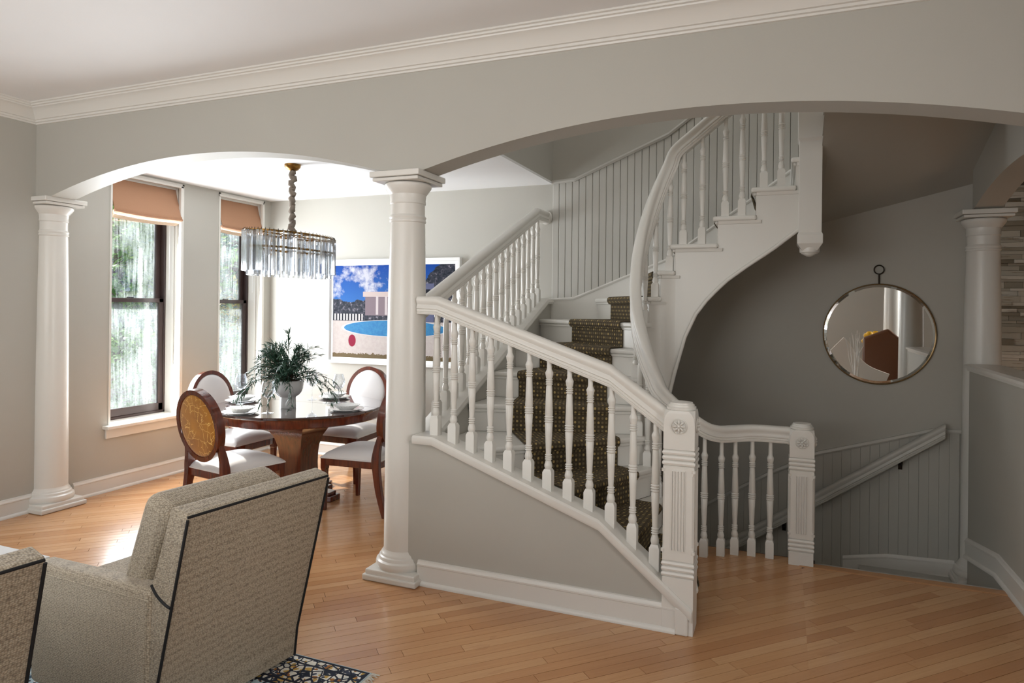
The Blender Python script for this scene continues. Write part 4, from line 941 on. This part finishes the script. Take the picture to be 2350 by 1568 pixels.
# chandelier
CHX, CHY = -3.74, 4.40
chd = thing('chandelier', 'oval crystal rod chandelier on a sleeved cord above the table', 'chandelier', (CHX, CHY, 1.83)); dz = -1.83
m = MB(); m.lathe([(.001, 2.695+dz), (.02, 2.696+dz), (.045, 2.708+dz), (.062, 2.728+dz), (.066, ZD+dz)], 28); m.build('canopy', 'brass', chd, smooth=60)
rv = random.Random(2); pts = []; rs = []; n = 46
for i in range(n+1):
    z = lerp(2.70, 2.15, i/n); pts.append((.011*math.sin(i*1.25+rv.random()), .011*math.cos(i*1.05+rv.random()), z+dz)); rs.append(.015+.011*abs(math.sin(i*.85+rv.random()*.9)))
m = MB(); m.tube(pts, rs, 10); m.build('cord_sleeve', 'cord_sleeve', chd, smooth=60)
CA, CB = .205, .475
def oval(i, n, k=0): a = 2*PI*i/n; return ((CA-k)*math.cos(a), (CB-k)*math.sin(a))
for z, k in ((2.168, .0), (2.05, .035)):
    m = MB(); m.sweep([(oval(i, 60, k)[0], oval(i, 60, k)[1], z+dz) for i in range(60)], [(-.005, -.008), (.005, -.008), (.005, .008), (-.005, .008)], closed=True); m.build('ring_frame', 'brass', chd)
for a in (0, PI/2):
    m = MB(); m.box(-CA+.01 if a == 0 else -.006, CA-.01 if a == 0 else .006, -.006 if a == 0 else -CB+.01, .006 if a == 0 else CB-.01, 2.16+dz, 2.172+dz); m.build('cross_bar', 'brass', chd)
def rod_mesh(h):
    m = MB(); r = .0125; tri = [(r*math.cos(a), r*math.sin(a)) for a in (PI/2, PI*7/6, PI*11/6)]; m.prism(tri, 'z', -h, 0); return m.mesh('crystal_rod', 'crystal')
R1, R2 = rod_mesh(.305), rod_mesh(.30)
for N_, k, zt_, me_ in ((66, -.012, 2.168, R1), (50, .026, 2.130, R2)):
    for i in range(N_):
        x, y = oval(i, N_, k); o = bpy.data.objects.new('crystal_rod', me_); COL.objects.link(o); o.parent = chd; o.location = (x, y, zt_+dz); o.rotation_euler = (0, 0, math.atan2(y/CB, x/CA)+rv.uniform(-.6, .6))
m = MB()
for i in range(66): x, y = oval(i, 66, 0); x2, y2 = oval(i, 66, -.014); m.tube([(x, y, 2.172+dz), ((x+x2)/2, (y+y2)/2, 2.186+dz), (x2, y2, 2.178+dz), (x2, y2, 2.160+dz)], .0018, 4)
tag(m.build('hooks', 'iron', chd), kind='stuff')
for y in (-.28, 0, .28):
    m = MB(); m.lathe([(.012, 2.05+dz), (.014, 2.10+dz), (.012, 2.155+dz)], 10, (0, y, 0)); m.build('lamp_holder', 'brass', chd)
    m = MB(); m.lathe([(.001, 1.985+dz), (.018, 1.995+dz), (.026, 2.02+dz), (.018, 2.045+dz), (.011, 2.055+dz)], 12, (0, y, 0)); m.build('bulb', 'white', chd, smooth=60)
# framed print
PX0, PX1, PZ0, PZ1 = -4.50, -2.93, .995, 2.085
pf = thing('framed_picture', 'large white framed poolside landscape print on the dining wall', 'picture', ((PX0+PX1)/2, YB-.02, PZ0)); ox, oy, oz = pf.location
hw, hh = (PX1-PX0)/2, PZ1-PZ0
m = MB()
for b_ in ((-hw, hw, -.03, .02, 0, .03), (-hw, hw, -.03, .02, hh-.03, hh), (-hw, -hw+.03, -.03, .02, .03, hh-.03), (hw-.03, hw, -.03, .02, .03, hh-.03)): m.box(*b_)
m.build('frame', 'white', pf, bevel=.003)
m = MB(); m.box(-hw+.02, hw-.02, -.004, .012, .02, hh-.02); m.build('mount', 'white', pf)
def quad_uv(name, mat, parent, x0, x1, y, z0, z1):
    me = bpy.data.meshes.new(name); me.from_pydata([(x0, y, z0), (x1, y, z0), (x1, y, z1), (x0, y, z1)], [], [(0, 1, 2, 3)]); me.materials.append(MAT[mat]); ul = me.uv_layers.new(name='UVMap')
    for i, q in enumerate(((0, 0), (1, 0), (1, 1), (0, 1))): ul.data[i].uv = q
    o = bpy.data.objects.new(name, me); COL.objects.link(o); o.parent = parent; return o
quad_uv('print', 'print', pf, -hw+.062, hw-.062, -.0055, .062, hh-.062)
# round mirror
mr = thing('round_mirror', 'round wall mirror in thin brass rim with ring hanger', 'mirror', (.682, YB-.03, 1.425)); RM = .392
Rx = Matrix.Rotation(PI/2, 4, 'X')
m = MB(); m.lathe([(RM-.007, .0), (RM, .0), (RM, .018), (RM-.002, .021), (RM-.006, .021), (RM-.007, .018)], 80, cap=False); m.f += [(5*80+i, 5*80+(i+1) % 80, (i+1) % 80, i) for i in range(80)]; m.xf(Matrix.Translation((0, .028, 0)) @ Rx); m.build('rim', 'bronze', mr, smooth=30)
m = MB(); m.lathe([(RM-.006, .012), (RM-.028, .018), (.001, .018)], 80, cap=False); m.xf(Matrix.Translation((0, .028, 0)) @ Rx); m.build('mirror_glass', 'mirror', mr)
m = MB(); m.lathe([(.001, .0), (RM-.008, .0), (RM-.008, .012)], 60, cap=False); m.xf(Matrix.Translation((0, .028, 0)) @ Rx); m.build('backing', 'iron', mr)
m = MB(); m.tube([(0, .012, RM-.004), (0, .012, RM+.075)], .006, 8); m.build('hanger_stem', 'iron', mr)
m = MB(); m.sweep([(.034*math.cos(i*PI/14), .012, RM+.108+.034*math.sin(i*PI/14)) for i in range(28)], [(.0045*math.cos(a*PI/4), .0045*math.sin(a*PI/4)) for a in range(8)], closed=True, upfix=(0, 1, 0)); m.build('hanger_ring', 'iron', mr, smooth=60)

# ================================================================ front room
def armchair():
    root = thing('armchair', 'x', 'armchair', group='beige armchairs with black piping')
    hw = .345
    m = MB(); m.prism([(-.285, .010), (-.30, .14), (-.48, .846), (-.472, .858), (-.405, .874), (-.390, .866), (-.290, .585), (-.20, .30), (-.19, .010)], 'x', -hw, hw); m.build('back', 'weave', root, bevel=.016, seg=3)
    q = lambda z: -.30-.18*(z-.14)/.706 if z > .14 else -.285-.015*(z-.01)/.13
    for sx in (-1, 1):
        m = MB(); m.tube([(sx*(hw-.003), q(z)-.002, z) for z in (.015, .14, .3, .5, .7, .838)], .0055, 8); m.build('piping', 'black', root, smooth=60)
        m = MB(); m.tube(smooth_path([(sx*(hw+.001), -.288, .575), (sx*(hw+.001), -.318, .545), (sx*(hw+.001), -.365, .522), (sx*(hw+.001), q(.515), .515)], 4), .0055, 8); m.build('piping', 'black', root, smooth=60)
        m = MB(); a0, a1 = (-hw-.012, -hw+.088) if sx < 0 else (hw-.088, hw+.012)
        m.prism([(-.27, .012), (.505, .012), (.515, .455), (.505, .500), (.48, .513), (-.30, .558)], 'x', a0, a1); m.build('arm', 'weave', root, bevel=.028, seg=4)
        m = MB(); xx = a0 if sx < 0 else a1; m.tube([(xx, -.29, .520), (xx, .49, .477)], .0028, 6); m.build('arm_seam', 'weave', root)
    m = MB(); m.tube([(-hw+.003, -.476, .846), (hw-.003, -.476, .846)], .0055, 8); m.build('piping', 'black', root, smooth=60)
    m = MB(); m.box(-.257, .257, -.22, .42, .012, .30); m.build('seat_base', 'weave', root, bevel=.015)
    m = MB(); m.box(-.254, .254, -.20, .45, .30, .435); m.build('seat_cushion', 'weave', root, bevel=.05, seg=4)
    m = MB(); m.box(-.292, .292, -.088, .088, -.215, .215); T = Matrix.Translation((0, -.150, .655)) @ Matrix.Rotation(math.radians(22), 4, 'X'); m.xf(T); m.build('back_cushion', 'weave', root, bevel=.055, seg=5)
    for sx in (-1, 1):
        m = MB(); m.tube([tuple(T @ Vector((sx*.286, .045, z))) for z in (-.17, .17)], .004, 6); m.build('cushion_welt', 'weave', root)
    return root
ac = armchair(); ac.location = (-2.355, 2.13, .0075); ac.rotation_euler = (0, 0, PI/2-.109); ac['label'] = 'beige woven armchair with black piping, seen whole from behind'
a2 = copy_tree(ac); a2.location = (-2.487, 1.002, .0075); a2['label'] = 'beige woven armchair with black piping, cut off at the left edge'
# rug
m = MB(); m.box(-4.9, -1.64, -.4, 2.47, .0005, .0075); rug = m.build('area_rug', 'rug', bevel=.003); tag(rug, 'ornate cream, navy and gold rug under the armchairs', 'rug')
m = MB(); rv = random.Random(9); y = .9
while y < 2.47: L = rv.uniform(.025, .045); m.tube([(-1.642, y, .004), (-1.642+L*.5, y+rv.uniform(-.004, .004), .007), (-1.642+L, y+rv.uniform(-.008, .008), .0025)], .0016, 4); y += .005
fr_ = tag(m.build('fringe', 'fringe', rug), kind='stuff')
# coffee table
ct = thing('coffee_table', 'low white-topped table with slim steel legs beyond the armchairs', 'table', (-3.65, 1.5, .008))
m = MB(); m.box(-.58, .58, -.53, .53, .415, .442); m.build('tabletop', 'coffee_top', ct, bevel=.006)
m = MB(); m.box(-.56, .56, -.51, .51, .395, .415); m.build('apron', 'chrome', ct)
for sx in (-1, 1):
    for sy in (-1, 1): m = MB(); m.box(sx*.53-.016, sx*.53+.016, sy*.48-.016, sy*.48+.016, 0, .395); m.build('leg', 'chrome', ct, bevel=.003)
# things beside the wide arch that the mirror shows
tc = thing('leather_chair', 'tall brown leather chair reflected in the mirror', 'chair', (1.33, .90, 0), .12)
m = MB(); m.prism([(-.27, .42), (.27, .42), (.28, 1.15), (.05, 1.36), (-.27, 1.22)], 'y', -.06, .05); m.build('backrest', 'leather', tc, bevel=.03)
m = MB(); m.box(-.29, .29, -.02, .52, .34, .48); m.build('seat', 'leather', tc, bevel=.03)
for sx in (-1, 1):
    for yy in (0, .48): m = MB(); m.box(sx*.25-.02, sx*.25+.02, yy-.02, yy+.02, 0, .35); m.build('leg', 'cherry', tc)
bs = thing('upholstered_bench', 'cream scroll-arm bench with nailheads reflected in the mirror', 'bench', (.96, 1.58, 0), .05)
m = MB(); m.sweep(smooth_path([(-.22, 0, 1.22), (-.16, 0, 1.16), (-.06, 0, 1.00), (.10, 0, .84), (.34, 0, .74)], 5), [(-.05, -.22), (.05, -.22), (.06, 0), (.05, .03), (-.05, .03)], upfix=(0, 0, 1)); m.build('arm', 'linen_white', bs, smooth=40)
m = MB(); m.box(-.18, .40, .0, .40, .30, .66); m.build('seat', 'zebra', bs, bevel=.03)
for sx in (-.14, .36):
    for yy in (0.02, .42): m = MB(); m.box(sx-.02, sx+.02, yy-.02, yy+.02, 0, .31); m.build('leg', 'cherry', bs)
vb = thing('branch_vase', 'white vase of bare white branches reflected in the mirror', 'vase', (.86, 2.20, 0))
m = MB(); m.lathe([(.001, 0), (.09, 0), (.11, .2), (.085, .5), (.06, .62), (.07, .68), (.06, .68), (.05, .62), (.001, .60)], 24, cap=False); m.build('vase', 'porcelain', vb, smooth=60)
rv = random.Random(4)
for i in range(12):
    a = rv.uniform(0, 2*PI); R_ = rv.uniform(.03, .15); pts = [(.02*math.cos(a), .02*math.sin(a), .62)]
    for t_ in (.3, .6, .8, 1): pts.append((R_*t_*math.cos(a)+rv.uniform(-.015, .015), R_*t_*math.sin(a)+rv.uniform(-.015, .015), .62+t_*rv.uniform(.62, .76)))
    m = MB(); m.tube(pts, [.006, .005, .0045, .0035, .002], 5); m.build('branch', 'branch', vb, smooth=60)
yf = thing('flower_bunch', 'yellow flower bunch reflected in the mirror', 'flowers', (1.22, .40, 0))
m = MB(); m.lathe([(.001, 0), (.06, 0), (.05, .9), (.03, 1.08), (.04, 1.12)], 16, cap=False); m.build('vase', 'iron', yf, smooth=60)
for i in range(9):
    m = MB(); m.lathe([(.001, -.04), (.04, -.02), (.05, .01), (.03, .04), (.001, .045)], 10, (rv.uniform(-.09, .09), rv.uniform(-.09, .09), 1.20+rv.uniform(-.05, .09))); m.build('flower', 'yellow', yf, smooth=60)

# ================================================================ outdoors
m = MB(); m.box(-40, XL-.4, -20, 40, -1.3, -1.2); struct(m.build('ground', 'asphalt'), 'paved ground outside the windows', 'ground')
def tree(x, y, z0, h, r, mat, label, name='garden_tree', n=1500, seed=0, ls=.15, cat='tree'):
    rv = random.Random(seed); root = thing(name, label, cat, (x, y, z0), 0)
    m = MB(); m.tube([(0, 0, 0), (.03, .02, h*.4), (0, .03, h*.8)], [.10, .08, .04], 8); m.build('trunk', 'bark', root, smooth=60)
    m = MB(); blobs = [(rv.uniform(-.6, .6)*r, rv.uniform(-.6, .6)*r, lerp(.30, .92, rv.random())*h, rv.uniform(.35, .6)*r) for _ in range(14)]
    for _ in range(n):
        bx, by, bz, br = rv.choice(blobs); v = Vector((rv.gauss(0, 1), rv.gauss(0, 1), rv.gauss(0, 1))).normalized()*br*rv.uniform(.6, 1.05)
        leaf(m, Vector((bx, by, bz))+v, Vector((rv.uniform(-1, 1), rv.uniform(-1, 1), rv.uniform(-1, .4))), ls*rv.uniform(.6, 1.2), ls*.24, rv)
    tag(m.build('leaves', mat, root), kind='stuff')
tree(-9.6, 7.3, -1.2, 5.6, 1.7, 'leaf_a', 'mid green tree outside the left window', seed=1, n=5200, ls=.17)
tree(-11.9, 9.6, -1.2, 6.0, 1.9, 'leaf_b', 'blue-green tree behind, seen between the windows', seed=2, n=5200, ls=.19)
tree(-10.4, 12.6, -1.2, 4.7, 1.2, 'leaf_b', 'loose blue-green tree outside the corner window', seed=3, n=2600)
tree(-8.6, 9.4, -1.2, 3.3, .9, 'leaf_c', 'yellowing shrub outside the corner window', 'garden_shrub', 2000, 4, .12, 'shrub')
tree(-7.7, 5.7, -1.2, 2.6, .8, 'leaf_a', 'low green shrub outside the left window', 'garden_shrub', 2200, 5, .12, 'shrub')
bd = thing('brick_house', 'rose-brown brick house outside the corner window', 'house', (-17, 16, -1.2))
m = MB(); m.box(-2, 2, -6, 6, 0, 7.5); m.build('wall', 'brick', bd)
for k in range(4):
    for j in range(2):
        m = MB(); m.box(1.98, 2.05, -4.6+k*2.6, -3.6+k*2.6, 1.6+j*2.6, 3.2+j*2.6); w_ = m.build('window', 'white', bd); m = MB(); m.box(2.05, 2.07, -4.5+k*2.6, -3.7+k*2.6, 1.7+j*2.6, 3.1+j*2.6); m.build('pane', 'sash', w_)
m = MB(); m.box(-2.2, 2.2, -6.2, 6.2, 7.5, 7.8); m.build('cornice', 'white', bd)
